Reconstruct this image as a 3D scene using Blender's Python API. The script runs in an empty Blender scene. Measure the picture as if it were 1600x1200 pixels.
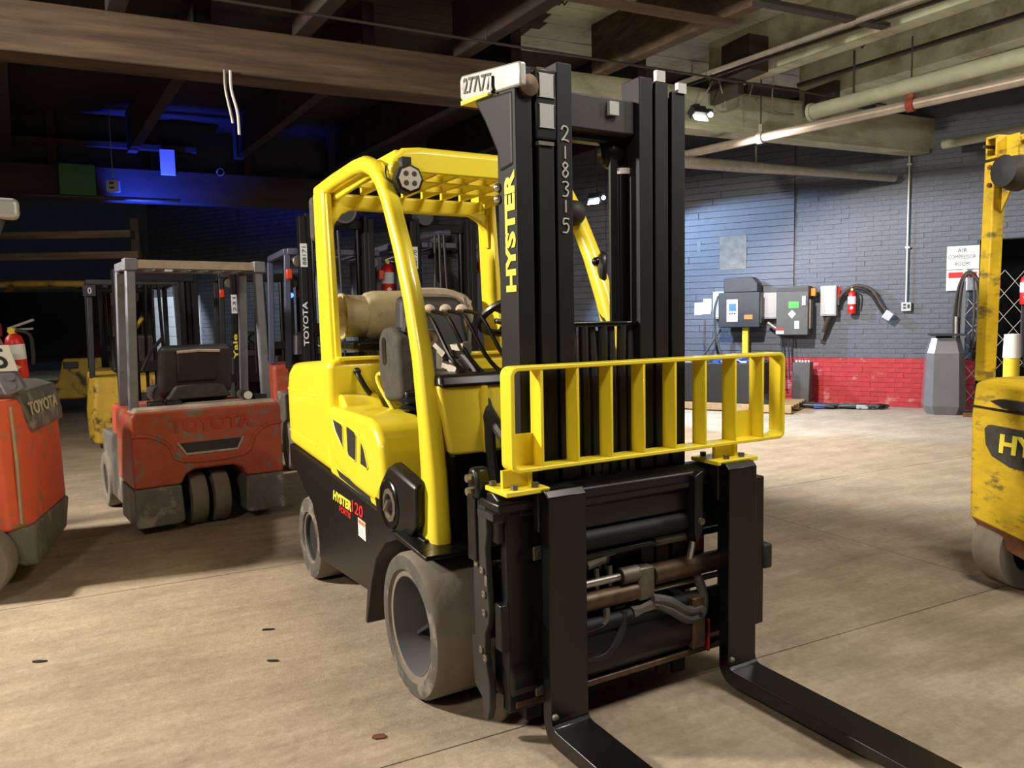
import bpy, bmesh, math, random
from mathutils import Vector, Matrix, Euler
random.seed(7)
R = math.radians
SC = bpy.context.scene
COL = SC.collection

# ------------------------------------------------------------------ camera
F_PX, PITCH, ROLL, CAM_H = 1200.3, .0855, -.0196, 1.45
cp, sp = math.cos(PITCH), math.sin(PITCH)
cr, sr = math.cos(ROLL), math.sin(ROLL)
fw = Vector((0, cp, -sp)); up0 = Vector((0, sp, cp)); rt0 = Vector((1, 0, 0))
rt = cr * rt0 + sr * up0; up = -sr * rt0 + cr * up0
cam_d = bpy.data.cameras.new('camera'); cam = bpy.data.objects.new('camera', cam_d); COL.objects.link(cam)
m = Matrix((rt, up, -fw)).transposed().to_4x4(); m.translation = (0, 0, CAM_H); cam.matrix_world = m
cam_d.sensor_width = 36; cam_d.lens = 36 * F_PX / 1600; cam_d.clip_start = .05
SC.camera = cam

# ------------------------------------------------------------------ world, exposure, lights
w = bpy.data.worlds.new('world'); SC.world = w; w.use_nodes = True
w.node_tree.nodes['Background'].inputs[0].default_value = (.55, .62, .8, 1)
w.node_tree.nodes['Background'].inputs[1].default_value = .007
SC.view_settings.view_transform = 'Standard'; SC.view_settings.look = 'None'
SC.view_settings.gamma = 1; SC.view_settings.use_curve_mapping = False
SC.view_settings.exposure = 0.0

def area(name, loc, target, size, power, color, spread=180):
    d = bpy.data.lights.new(name, 'AREA'); d.size = size; d.energy = power; d.color = color; d.spread = R(spread)
    o = bpy.data.objects.new(name, d); COL.objects.link(o); o.location = loc
    o.rotation_euler = (Vector(target) - Vector(loc)).to_track_quat('-Z', 'Y').to_euler(); return o
def spot(name, loc, target, power, color, ang=120, blend=.5, rad=.08):
    d = bpy.data.lights.new(name, 'SPOT'); d.energy = power; d.color = color; d.spot_size = R(ang); d.spot_blend = blend; d.shadow_soft_size = rad
    o = bpy.data.objects.new(name, d); COL.objects.link(o); o.location = loc
    o.rotation_euler = (Vector(target) - Vector(loc)).to_track_quat('-Z', 'Y').to_euler(); return o
WARM = (1, .91, .78)
area('warm_work_lamp', (-6.2, 3.0, 3.9), (0, 3.4, .4), .4, 720, WARM)
d = bpy.data.lights.new('unseen_lamp_right', 'POINT'); d.energy = 170; d.color = (1, .95, .86); d.shadow_soft_size = .12  # unseen lamp, made omnidirectional to brighten ceiling, floor and wall
o = bpy.data.objects.new('unseen_lamp_right', d); COL.objects.link(o); o.location = (4.3, 3.2, 3.4)
area('fill_light_near', (-2.2, -.8, 3.7), (-.6, 4.0, .4), .5, 70, (1, .9, .74))  # soft fill with no visible source, added to lift the front faces
area('fill_light_front', (1.9, 2.0, 4.15), (1.9, 2.2, 0), 1.0, 125, (1, .93, .82))  # added fill shining straight down to brighten the right foreground floor
spot('flood_light_beam', (2.25, 9.1, 3.52), (4.4, 9.6, 0), 1150, (1, .95, .88), 124, .35)
spot('flood_light_wall', (1.33, 11.9, 3.2), (3.4, 12.6, .8), 1500, (.46, .67, 1), 106, .2)
spot('fill_spot_back', (-4.2, 15.6, 2.7), (-5.4, 17.6, .6), 420, (.75, .86, 1), 92, .3)  # unseen spot added to brighten the lower far wall
spot('fill_spot_door', (-9.0, 18.2, 2.8), (-9.9, 20.6, .6), 420, (.8, .9, 1), 92, .3)  # unseen spot added to light the pale far door
spot('blue_safety_lamp', (-5.9, 12.2, 2.9), (-5.75, 13.3, 4.15), 520, (.02, .06, 1), 100, .6, .03)

# ------------------------------------------------------------------ materials
def srgb(r, g, b):
    f = lambda c: c / 12.92 if c <= .04045 else ((c + .055) / 1.055) ** 2.4
    return (f(r / 255), f(g / 255), f(b / 255), 1)
MATS = {}
def mat(name, col, rough=.5, metal=0, wear=None, wear_amt=.5, scale=6, bump=0, emit=0, var=.0, spec=.5, bscale=None, coat=0, detail=6, stretch=(1, 1, 1), soft=.06):
    m = bpy.data.materials.new(name); m.use_nodes = True; nt = m.node_tree; N = nt.nodes; L = nt.links
    b = N['Principled BSDF']; b.inputs['Roughness'].default_value = rough; b.inputs['Metallic'].default_value = metal
    b.inputs['Specular IOR Level'].default_value = spec; b.inputs['Coat Weight'].default_value = coat
    b.inputs['Base Color'].default_value = col
    tc = N.new('ShaderNodeTexCoord'); mp = N.new('ShaderNodeMapping'); mp.inputs['Scale'].default_value = stretch
    L.new(tc.outputs['Object'], mp.inputs[0])
    if var:
        n = N.new('ShaderNodeTexNoise'); n.inputs['Scale'].default_value = scale * 1.7; n.inputs['Detail'].default_value = 5
        L.new(mp.outputs[0], n.inputs[0])
        r = N.new('ShaderNodeValToRGB')
        r.color_ramp.elements[0].position = .3; r.color_ramp.elements[1].position = .7
        lo = [c * (1 - var) for c in col[:3]] + [1]; hi = [min(1, c * (1 + var)) for c in col[:3]] + [1]
        r.color_ramp.elements[0].color = lo; r.color_ramp.elements[1].color = hi
        L.new(n.outputs[0], r.inputs[0]); L.new(r.outputs[0], b.inputs['Base Color'])
    if wear:
        n = N.new('ShaderNodeTexNoise'); n.inputs['Scale'].default_value = scale; n.inputs['Detail'].default_value = detail; n.inputs['Roughness'].default_value = .65
        L.new(mp.outputs[0], n.inputs[0])
        r = N.new('ShaderNodeValToRGB'); p = 1 - wear_amt * .6
        r.color_ramp.elements[0].position = p - .04 - soft; r.color_ramp.elements[1].position = p - .04 + soft * .5
        L.new(n.outputs[0], r.inputs[0])
        mx = N.new('ShaderNodeMix'); mx.data_type = 'RGBA'; L.new(r.outputs[0], mx.inputs[0])
        src = b.inputs['Base Color'].links[0].from_socket if b.inputs['Base Color'].links else None
        if src: L.new(src, mx.inputs[6])
        else: mx.inputs[6].default_value = col
        mx.inputs[7].default_value = wear
        L.new(mx.outputs[2], b.inputs['Base Color'])
    if bump:
        n = N.new('ShaderNodeTexNoise'); n.inputs['Scale'].default_value = bscale or scale * 4; n.inputs['Detail'].default_value = 6
        L.new(mp.outputs[0], n.inputs[0])
        bp = N.new('ShaderNodeBump'); bp.inputs['Strength'].default_value = bump; bp.inputs['Distance'].default_value = .01
        L.new(n.outputs[0], bp.inputs['Height']); L.new(bp.outputs[0], b.inputs['Normal'])
    if emit:
        b.inputs['Emission Color'].default_value = col; b.inputs['Emission Strength'].default_value = emit
    MATS[name] = m; return m
M = {}
def mk(k, *a, **kw): M[k] = mat(k, *a, **kw)
mk('yellow', srgb(240, 218, 52), .32, coat=.35)
mk('yellow_matte', srgb(232, 208, 58), .42)
mk('yellow_worn', srgb(214, 180, 38), .5, wear=srgb(120, 104, 56), wear_amt=.55, scale=8, var=.1, stretch=(1, 1, 2.2), soft=.09)
mk('yellow_old', srgb(190, 158, 52), .55, wear=srgb(80, 55, 35), wear_amt=.62, scale=3.5, var=.15)
mk('black', srgb(15, 15, 14), .38, var=.15, scale=8)
mk('end_plate_lit', srgb(46, 45, 42), .5)  # black plate made greyer; the side light is put into its colour
mk('black_gloss', srgb(10, 10, 10), .26)
mk('black_matte', srgb(34, 33, 31), .62, var=.2, scale=10)
mk('mast_black', srgb(17, 17, 18), .55, var=.2, scale=5, stretch=(1, 1, .2), spec=.3)
mk('dusty_black', srgb(62, 59, 54), .8, var=.25, scale=14)
mk('grille_mesh', srgb(30, 29, 27), .8, bump=1, bscale=160)
mk('rubber', srgb(120, 112, 100), .85, var=.12, scale=9, bump=.15)
mk('rubber_side', srgb(78, 76, 72), .75, wear=srgb(125, 118, 108), wear_amt=.62, scale=9, var=.2)
mk('rubber_dark', srgb(45, 44, 42), .8, var=.2)
mk('hose', srgb(22, 22, 22), .55)
mk('hose_brown', srgb(70, 58, 50), .7, var=.2, scale=20)
mk('steel', srgb(190, 186, 178), .32, .9)
mk('steel_dull', srgb(112, 106, 95), .5, .6, var=.2, scale=12)
mk('oily_steel', srgb(96, 80, 62), .4, .6, var=.3, scale=14)
mk('silver', srgb(182, 182, 180), .38, .35, wear=srgb(140, 138, 132), wear_amt=.5, scale=9)
mk('tank', srgb(172, 158, 124), .6, .1, wear=srgb(120, 106, 78), wear_amt=.58, scale=6, var=.12)
mk('white', srgb(235, 233, 228), .6)
mk('paper', srgb(215, 220, 225), .8)
mk('red', srgb(205, 28, 26), .4)
mk('red_text', srgb(215, 40, 36), .5)
mk('yellow_text', srgb(240, 226, 70), .5)
mk('cream_text', srgb(205, 196, 165), .6)
mk('dark_text', srgb(40, 40, 40), .7)
mk('grey_text', srgb(150, 148, 142), .7)
mk('plate_ink', srgb(92, 90, 88), .8)
mk('rim_grey', srgb(96, 97, 98), .45)
mk('chalk', srgb(185, 184, 180), .9)
mk('toyota_red', srgb(172, 78, 54), .5, wear=srgb(128, 112, 98), wear_amt=.6, scale=9, var=.1)
mk('toyota_orange', srgb(228, 98, 66), .5, wear=srgb(150, 125, 92), wear_amt=.52, scale=7, var=.06)
mk('orange_dark', srgb(176, 62, 36), .55, wear=srgb(110, 92, 76), wear_amt=.55, scale=6)
mk('toyota_grey', srgb(104, 101, 96), .55, wear=srgb(150, 145, 136), wear_amt=.6, scale=6, var=.12)
mk('guard_grey', srgb(120, 121, 130), .45, wear=srgb(90, 88, 92), wear_amt=.5, scale=8, var=.1)
mk('grey_violet', srgb(86, 88, 112), .4)
mk('dusty_lit_rim', srgb(176, 158, 140), .8, var=.15, scale=12)  # pale dust tone; also paints light onto the red truck's rear roof edge
mk('vinyl', srgb(48, 47, 46), .5, var=.2, scale=9)
mk('rust', srgb(105, 66, 40), .8, var=.3, scale=12)
mk('wood_brown', srgb(98, 80, 62), .85, var=.3, scale=3, bump=.4, bscale=20, wear=srgb(66, 52, 40), wear_amt=.66, stretch=(.2, 1, 3), soft=.14)
mk('wood_dark', srgb(54, 43, 35), .88, var=.3, scale=3, bump=.3, stretch=(.3, 1, 1))
mk('paint_pale', srgb(190, 193, 168), .75, var=.12, scale=3, wear=srgb(148, 142, 116), wear_amt=.62, bump=.25, stretch=(.4, 1, 1), soft=.16)
mk('deck_pale', srgb(194, 196, 172), .8, var=.1, scale=2, wear=srgb(128, 122, 100), wear_amt=.55, soft=.14)
mk('deck_brown', srgb(72, 54, 40), .85, var=.3, scale=3)
mk('conduit', srgb(150, 145, 132), .5, .3, var=.15, scale=8)
mk('conduit_dark', srgb(60, 55, 48), .6, .2)
mk('copper_pipe', srgb(176, 162, 148), .42, .25, var=.12, scale=6)
mk('pipe_pale', srgb(176, 178, 152), .6, var=.12, scale=5)
mk('pipe_red', srgb(150, 62, 44), .6)
mk('wall_grey', srgb(88, 92, 102), .6, wear=srgb(116, 118, 122), wear_amt=.42, scale=9, var=.1, bump=.5, bscale=22)
mk('wall_red', srgb(172, 42, 48), .6, wear=srgb(186, 110, 108), wear_amt=.55, scale=5, var=.14, bump=.3, bscale=40)
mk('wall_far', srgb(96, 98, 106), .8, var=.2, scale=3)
mk('wall_far_red', srgb(70, 34, 36), .8, var=.2, scale=3)  # darker far copy of the red band; dimness is put into the colour
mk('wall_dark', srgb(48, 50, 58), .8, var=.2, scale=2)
mk('mortar_grey', srgb(60, 62, 68), .85)
mk('mortar_red', srgb(120, 32, 36), .85)
mk('plywood', srgb(120, 116, 108), .8, var=.25, scale=6)
mk('cabinet_grey', srgb(176, 178, 182), .45)
mk('charger_black', srgb(44, 46, 50), .45, var=.15)
mk('charger_grey', srgb(74, 74, 72), .5, var=.12)
mk('screen_blue', srgb(50, 90, 230), .3, emit=1.2)
mk('screen_green', srgb(70, 190, 70), .3, emit=.6)
mk('amber', srgb(230, 140, 40), .3)
mk('orange_sticker', srgb(230, 120, 60), .5)
mk('blue_plug', srgb(40, 90, 200), .5)
mk('pallet_wood', srgb(176, 150, 112), .8, var=.2)
mk('bin_plastic', srgb(108, 106, 110), .22, var=.08, scale=4)
mk('gate_steel', srgb(200, 198, 190), .5, .3)
mk('lens', srgb(190, 182, 168), .2)
mk('lamp_glow', (1, .96, .9, 1), .3, emit=14)
mk('lamp_glow_cool', (.85, .92, 1, 1), .3, emit=12)
mk('blue_glow', (.05, .15, 1, 1), .3, emit=5)
mk('cab_glass', srgb(16, 17, 20), .08)
mk('orange_lens', srgb(205, 66, 30), .3)
mk('green_panel', srgb(60, 110, 60), .6)
mk('door_pale', srgb(190, 195, 200), .6)

def floor_mat():
    m = bpy.data.materials.new('dusty_concrete'); m.use_nodes = True; nt = m.node_tree; N = nt.nodes; L = nt.links
    b = N['Principled BSDF']; b.inputs['Roughness'].default_value = .72; b.inputs['Specular IOR Level'].default_value = .3
    geo = N.new('ShaderNodeNewGeometry')
    mp = N.new('ShaderNodeMapping'); mp.inputs['Rotation'].default_value = (0, 0, R(-27)); L.new(geo.outputs['Position'], mp.inputs[0])
    def noise(s, d, rough=.6, stretch=None):
        n = N.new('ShaderNodeTexNoise'); n.inputs['Scale'].default_value = s; n.inputs['Detail'].default_value = d; n.inputs['Roughness'].default_value = rough
        if stretch:
            q = N.new('ShaderNodeMapping'); q.inputs['Scale'].default_value = stretch; L.new(mp.outputs[0], q.inputs[0]); L.new(q.outputs[0], n.inputs[0])
        else: L.new(mp.outputs[0], n.inputs[0])
        return n
    def ramp(src, p0, p1, c0, c1):
        r = N.new('ShaderNodeValToRGB'); e = r.color_ramp.elements; e[0].position = p0; e[1].position = p1; e[0].color = c0; e[1].color = c1
        L.new(src, r.inputs[0]); return r
    def mix(fac, a, bb, typ='MIX', f=None):
        x = N.new('ShaderNodeMix'); x.data_type = 'RGBA'; x.blend_type = typ
        if fac: L.new(fac, x.inputs[0])
        else: x.inputs[0].default_value = f
        L.new(a, x.inputs[6]); L.new(bb, x.inputs[7]); return x
    base = ramp(noise(1.6, 10, .72).outputs[0], .34, .66, srgb(162, 147, 128), srgb(191, 176, 155))
    streak = ramp(noise(4, 10, .78, (.4, 2.2, 1)).outputs[0], .36, .64, (.76, .74, .71, 1), (1.06, 1.05, 1.04, 1))
    c1 = mix(None, base.outputs[0], streak.outputs[0], 'MULTIPLY', 1)
    fine = ramp(noise(30, 10, .85).outputs[0], .34, .66, (.72, .72, .71, 1), (1.14, 1.14, 1.14, 1))
    c2 = mix(None, c1.outputs[2], fine.outputs[0], 'MULTIPLY', .8)
    # tyre tread prints in bands
    wv = N.new('ShaderNodeTexWave'); wv.inputs['Scale'].default_value = 3.2; wv.inputs['Distortion'].default_value = 16; wv.inputs['Detail'].default_value = 4
    q = N.new('ShaderNodeMapping'); q.inputs['Rotation'].default_value = (0, 0, R(35)); L.new(mp.outputs[0], q.inputs[0]); L.new(q.outputs[0], wv.inputs[0])
    wr = ramp(wv.outputs[0], .35, .65, (.84, .83, .82, 1), (1.03, 1.03, 1.03, 1))
    band = ramp(noise(2.2, 3, .5, (.12, 1.6, 1)).outputs[0], .5, .58, (0, 0, 0, 1), (1, 1, 1, 1))
    bm = N.new('ShaderNodeMath'); bm.operation = 'MULTIPLY'; L.new(band.outputs[0], bm.inputs[0]); bm.inputs[1].default_value = .35
    c3 = mix(bm.outputs[0], c2.outputs[2], mix(None, c2.outputs[2], wr.outputs[0], 'MULTIPLY', 1).outputs[2])
    spots = ramp(noise(5.5, 3, .5).outputs[0], .735, .75, (0, 0, 0, 1), (1, 1, 1, 1))
    dk = N.new('ShaderNodeRGB'); dk.outputs[0].default_value = srgb(96, 82, 68)
    sm = N.new('ShaderNodeMath'); sm.operation = 'MULTIPLY'; L.new(spots.outputs[0], sm.inputs[0]); sm.inputs[1].default_value = .6
    c4 = mix(sm.outputs[0], c3.outputs[2], dk.outputs[0])
    L.new(c4.outputs[2], b.inputs['Base Color'])
    bp = N.new('ShaderNodeBump'); bp.inputs['Strength'].default_value = .6; bp.inputs['Distance'].default_value = .012
    L.new(noise(22, 10, .8).outputs[0], bp.inputs['Height']); L.new(bp.outputs[0], b.inputs['Normal'])
    return m
M['floor'] = floor_mat()

# ------------------------------------------------------------------ mesh helpers
class MB:
    def __init__(s, tf=None): s.bm = bmesh.new(); s.tf = tf or (lambda p: p)
    def _v(s, p): return s.bm.verts.new(s.tf(tuple(p)))
    def _f(s, vs):
        try: s.bm.faces.new(vs)
        except ValueError: pass
    def hexa(s, c8):
        v = [s._v(p) for p in c8]
        for f in ((0, 3, 2, 1), (4, 5, 6, 7), (0, 1, 5, 4), (1, 2, 6, 5), (2, 3, 7, 6), (3, 0, 4, 7)): s._f([v[i] for i in f])
        return s
    def box(s, x0, x1, y0, y1, z0, z1):
        return s.hexa([(x0, y0, z0), (x1, y0, z0), (x1, y1, z0), (x0, y1, z0), (x0, y0, z1), (x1, y0, z1), (x1, y1, z1), (x0, y1, z1)])
    def obox(s, c, size, rot=(0, 0, 0)):
        e = Euler(rot).to_matrix(); c = Vector(c); h = [k / 2 for k in size]
        P = [c + e @ Vector((a * h[0], b * h[1], d * h[2])) for d in (-1, 1) for a, b in ((-1, -1), (1, -1), (1, 1), (-1, 1))]
        return s.hexa(P)
    def bar(s, p0, p1, wd, ht, upv=(0, 0, 1)):
        p0, p1 = Vector(p0), Vector(p1); d = (p1 - p0).normalized(); a = d.cross(Vector(upv))
        if a.length < 1e-4: a = d.cross(Vector((1, 0, 0)))
        a.normalize(); b = a.cross(d); a *= wd / 2; b *= ht / 2
        return s.hexa([p0 - a - b, p0 + a - b, p0 + a + b, p0 - a + b, p1 - a - b, p1 + a - b, p1 + a + b, p1 - a + b])
    def prism(s, pts, ax, a, b):
        def P(p, t): return {'x': (t, p[0], p[1]), 'y': (p[0], t, p[1]), 'z': (p[0], p[1], t)}[ax]
        A = [s._v(P(p, a)) for p in pts]; B = [s._v(P(p, b)) for p in pts]; n = len(pts)
        s._f(A[::-1]); s._f(B)
        for i in range(n): s._f([A[i], A[(i + 1) % n], B[(i + 1) % n], B[i]])
        return s
    def loft(s, rings, cap=True, closed=True):
        Rg = [[s._v(p) for p in r] for r in rings]; n = len(rings[0])
        for a, b in zip(Rg, Rg[1:]):
            for i in range(n if closed else n - 1): s._f([a[i], a[(i + 1) % n], b[(i + 1) % n], b[i]])
        if cap and closed: s._f(Rg[0][::-1]); s._f(Rg[-1])
        return s
    def tube(s, path, r, n=8, smooth=0, flat=None):
        P = [Vector(p) for p in path]
        if smooth:
            Q = []; E = [P[0]] + P + [P[-1]]
            for i in range(1, len(E) - 2):
                for k in range(smooth):
                    t = k / smooth; a, b, c, d = E[i - 1], E[i], E[i + 1], E[i + 2]
                    Q.append(.5 * ((2 * b) + (c - a) * t + (2 * a - 5 * b + 4 * c - d) * t * t + (3 * b - a - 3 * c + d) * t ** 3))
            P = Q + [P[-1]]
        rs = r if isinstance(r, (list, tuple)) else [r] * len(P)
        if len(rs) != len(P): rs = [rs[min(len(rs) - 1, int(i * len(rs) / len(P)))] for i in range(len(P))]
        rings = []; a = None
        for i, p in enumerate(P):
            d = (P[min(i + 1, len(P) - 1)] - P[max(i - 1, 0)])
            d = d.normalized() if d.length > 1e-9 else Vector((0, 0, 1))
            if a is None: a = d.orthogonal().normalized()
            a = (a - d * a.dot(d)); a = a.normalized() if a.length > 1e-6 else d.orthogonal().normalized()
            b = d.cross(a)
            rings.append([p + (a * math.cos(2 * math.pi * k / n) + b * math.sin(2 * math.pi * k / n)) * rs[i] for k in range(n)])
        return s.loft(rings)
    def lathe(s, prof, c, ax='z', n=24):
        """prof: (radius, height) closed or open outline; caps the ends that have radius > 0"""
        c = Vector(c); rings = []
        X = {'x': (1, 2, 0), 'y': (2, 0, 1), 'z': (0, 1, 2)}[ax]
        for r, h in prof:
            ring = []
            for k in range(n):
                v = [0, 0, 0]; t = 2 * math.pi * k / n
                v[X[0]] = max(r, 1e-4) * math.cos(t); v[X[1]] = max(r, 1e-4) * math.sin(t); v[X[2]] = h
                ring.append(c + Vector(v))
            rings.append(ring)
        a, b = prof[0], prof[-1]
        return s.loft(rings, cap=(a[0] < .001 or b[0] < .001) and tuple(a) != tuple(b))
    def cyl(s, p0, p1, r, n=14):
        return s.tube([p0, p1], r, n)
    def sphere(s, c, r, sc=(1, 1, 1), n=12):
        pr = [(r * math.sin(math.pi * i / 8), -r * math.cos(math.pi * i / 8)) for i in range(9)]
        c = Vector(c); rings = []
        for rr, h in pr:
            rings.append([c + Vector((max(rr, 1e-4) * math.cos(2 * math.pi * k / n) * sc[0], max(rr, 1e-4) * math.sin(2 * math.pi * k / n) * sc[1], h * sc[2])) for k in range(n)])
        return s.loft(rings)
    def build(s, name, m, parent=None, bevel=0, smooth=35, seg=2, label=None):
        bmesh.ops.recalc_face_normals(s.bm, faces=s.bm.faces)
        me = bpy.data.meshes.new(name); s.bm.to_mesh(me); s.bm.free()
        me.materials.append(M[m] if isinstance(m, str) else m)
        if smooth and not bevel:
            me.shade_smooth(); me.set_sharp_from_angle(angle=R(smooth))
        o = bpy.data.objects.new(name, me); COL.objects.link(o)
        if parent: o.parent = parent
        if bevel:
            me.shade_smooth(); me.set_sharp_from_angle(angle=R(28))
            b = o.modifiers.new('bevel', 'BEVEL'); b.width = bevel; b.segments = seg; b.limit_method = 'ANGLE'; b.angle_limit = R(28); b.harden_normals = False
            if bevel > .012:
                me.set_sharp_from_angle(angle=R(180))
                b.harden_normals = True
        if label: o['label'] = label
        return o
def thing(name, label, cat, loc=(0, 0, 0), rz=0, group=None, rot=None):
    o = bpy.data.objects.new(name, None); o.empty_display_size = .1; COL.objects.link(o)
    o.location = loc; o.rotation_euler = rot or (0, 0, rz); o['label'] = label; o['category'] = cat
    if group: o['group'] = group
    return o
def tag(o, label, cat, group=None, kind=None):
    o['label'] = label; o['category'] = cat
    if group: o['group'] = group
    if kind: o['kind'] = kind
    return o
def struct(o, label=None):
    o['kind'] = 'structure'
    if label: o['label'] = label
    return o
def text(name, body, m, origin, right, upv, height, parent, width=None, bold=.0, shear=0, depth=.0015, align='LEFT', tf=None, label=None):
    """flat lettering as a mesh; origin = lower left of the text, right / up in parent space"""
    cu = bpy.data.curves.new(name, 'FONT'); cu.body = body; cu.size = 1; cu.offset = bold; cu.shear = shear; cu.extrude = 0.02; cu.resolution_u = 3
    o = bpy.data.objects.new(name, cu); COL.objects.link(o)
    dg = bpy.context.evaluated_depsgraph_get(); dg.update()
    me = bpy.data.meshes.new_from_object(o.evaluated_get(dg)); bpy.data.objects.remove(o); bpy.data.curves.remove(cu)
    xs = [v.co.x for v in me.vertices]; ys = [v.co.y for v in me.vertices]
    x0, x1, y0, y1 = min(xs), max(xs), min(ys), max(ys)
    right, upv, origin = Vector(right).normalized(), Vector(upv).normalized(), Vector(origin)
    nrm = right.cross(upv); sy = height / (y1 - y0); sx = (width / (x1 - x0)) if width else sy
    for v in me.vertices:
        p = origin + right * (v.co.x - x0) * sx + upv * (v.co.y - y0) * sy + nrm * (depth if v.co.z > 0 else 0)
        v.co = p
    me.materials.append(M[m]); me.name = name
    ob = bpy.data.objects.new(name, me); COL.objects.link(ob)
    if parent: ob.parent = parent
    if label: ob['label'] = label
    return ob
def strokes(name, polys, m, origin, right, upv, h, w_, r, parent):
    """hand-drawn marks: polylines in a unit box"""
    right, upv, origin = Vector(right), Vector(upv), Vector(origin); mb = MB()
    for pl in polys: mb.tube([origin + right * (x * w_) + upv * (y * h) for x, y in pl], r, 6, smooth=4)
    return mb.build(name, m, parent)
def copy_tree(o, parent=None):
    c = o.copy(); COL.objects.link(c)
    if parent: c.parent = parent
    for ch in list(o.children): copy_tree(ch, c)
    return c
def rrect(x0, x1, y0, y1, r, n=4):
    P = []
    for cx, cy, a in ((x1 - r, y0 + r, -90), (x1 - r, y1 - r, 0), (x0 + r, y1 - r, 90), (x0 + r, y0 + r, 180)):
        for k in range(n + 1):
            t = R(a + 90 * k / n); P.append((cx + r * math.cos(t), cy + r * math.sin(t)))
    return P
def arc(cx, cy, r, a0, a1, n=10): return [(cx + r * math.cos(R(a0 + (a1 - a0) * k / n)), cy + r * math.sin(R(a0 + (a1 - a0) * k / n))) for k in range(n + 1)]

# ================================================================== SETTING
LANG = R(27)
fl = struct(MB().box(-16, 12, -7, 26, -.25, -.014).build('floor', 'floor'), 'dusty beige bare concrete floor slabs')
# slabs cut along the long joints
e1, e2 = Vector((math.cos(LANG), math.sin(LANG))), Vector((-math.sin(LANG), math.cos(LANG)))
org = Vector((1.6, 3.43))
vs_ = [-9.0, -4.4, 0.0, 2.31, 6.6, 11.0, 15.5, 24]; us_ = [-22, -11.5, -5.2, 1.1, 7.4, 18]
for vi in range(len(vs_) - 1):
    for ui in range(len(us_) - 1):
        mb = MB(); g = .0035; P = []
        for a, b in ((us_[ui] + g, vs_[vi] + g), (us_[ui + 1] - g, vs_[vi] + g), (us_[ui + 1] - g, vs_[vi + 1] - g), (us_[ui] + g, vs_[vi + 1] - g)):
            p = org + e1 * a + e2 * b; P.append((max(-16, min(12, p.x)), max(-7, min(26, p.y))))
        ar = sum(P[i][0] * P[(i + 1) % 4][1] - P[(i + 1) % 4][0] * P[i][1] for i in range(4)) / 2
        if ar < .3: continue
        mb.prism(P, 'z', -.02, 0).build('floor_slab', 'floor', fl)

WANG = R(-32); WP = Vector((5.4, 11.75, 0)); WD = Vector((math.cos(WANG), math.sin(WANG), 0)); WN = Vector((-math.sin(WANG), math.cos(WANG), 0))
def WL(s, off=0, z=0): p = WP + WD * s - WN * off; return (p.x, p.y, z)
wall = MB()
wall.box(-18, 1.47, .03, .3, 0, 4.75); wall.box(1.47, 2.75, .03, .3, 2.42, 4.75); wall.box(2.75, 6, .03, .3, 0, 4.75)
wall = wall.build('wall_back', 'wall_grey'); wall.location = WP; wall.rotation_euler = (0, 0, WANG); struct(wall, 'grey painted brick wall with a red band along its foot')
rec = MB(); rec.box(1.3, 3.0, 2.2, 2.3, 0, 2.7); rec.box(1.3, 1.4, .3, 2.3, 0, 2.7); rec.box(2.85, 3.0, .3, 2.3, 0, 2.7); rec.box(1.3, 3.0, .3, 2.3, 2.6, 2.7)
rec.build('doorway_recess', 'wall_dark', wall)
bricks = {}
def brick_mesh(key, L_, H_, m):
    if key not in bricks:
        o = MB().box(0, L_, .016, .05, 0, H_).build('brick', m); bricks[key] = o.data; bpy.data.objects.remove(o)
    return bricks[key]
PIT, BL = .0735, .226
stuff = {'wall_grey': MB(), 'wall_red': MB()}; nb = 0
cells = []
for r_ in range(57):
    z = r_ * PIT + .004; s0 = -1.04 + (BL / 2 if r_ % 2 else 0) - BL
    for k in range(18):
        a = max(-1.04, s0 + k * BL); b = min(2.75, s0 + (k + 1) * BL)
        if z < 2.42: b = min(b, 1.47)
        if b - a < .05: continue
        cells.append((a, b, z))
cells.sort(key=lambda c: -(c[0]) + (0 if .2 < c[2] < 3.3 else 4))
for i, (a, b, z) in enumerate(cells):
    mm = 'wall_red' if z < .73 else 'wall_grey'; dy = random.uniform(-.0055, .0055); ln = round(b - a - .0018, 4)
    if nb < 300:
        o = bpy.data.objects.new('brick', brick_mesh((mm, ln), ln, PIT - .004, mm)); COL.objects.link(o); o.parent = wall
        o.location = (a, dy, z); o.rotation_euler = (0, random.uniform(-.004, .004), 0); nb += 1
    else:
        stuff[mm].box(a, a + ln, .016 + dy, .05, z, z + PIT - .004)
for k, mb in stuff.items():
    o = mb.build('brick_field', k, wall, smooth=0); o['kind'] = 'stuff'
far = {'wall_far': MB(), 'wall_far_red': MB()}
for r_ in range(44):
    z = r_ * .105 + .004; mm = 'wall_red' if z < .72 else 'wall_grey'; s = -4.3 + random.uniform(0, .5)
    ends = [-4.3] + ([random.uniform(-3.2, -2.0)] if r_ % 3 else []) + [-1.045]
    for a, b in zip(ends, ends[1:]):
        dy = random.uniform(-.005, .006)
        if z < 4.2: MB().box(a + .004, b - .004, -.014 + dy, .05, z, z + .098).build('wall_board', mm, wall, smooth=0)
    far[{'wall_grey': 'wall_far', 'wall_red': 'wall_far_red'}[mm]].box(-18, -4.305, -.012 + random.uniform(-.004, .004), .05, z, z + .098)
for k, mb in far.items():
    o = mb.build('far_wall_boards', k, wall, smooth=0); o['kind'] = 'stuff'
dr = MB().box(-18.2, -15.9, -.05, .0, 0, 2.2).build('door_1', 'door_pale'); dr.location = WP; dr.rotation_euler = (0, 0, WANG); struct(dr, 'pale shutter door added as a bright patch far behind the red forklift')  # pale door added to make the bright patch on the far wall
for k in range(8): MB().box(-18.1, -16.0, -.065, -.05, .1 + k * .26, .32 + k * .26).build('door_slat', 'door_pale', dr)
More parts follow.
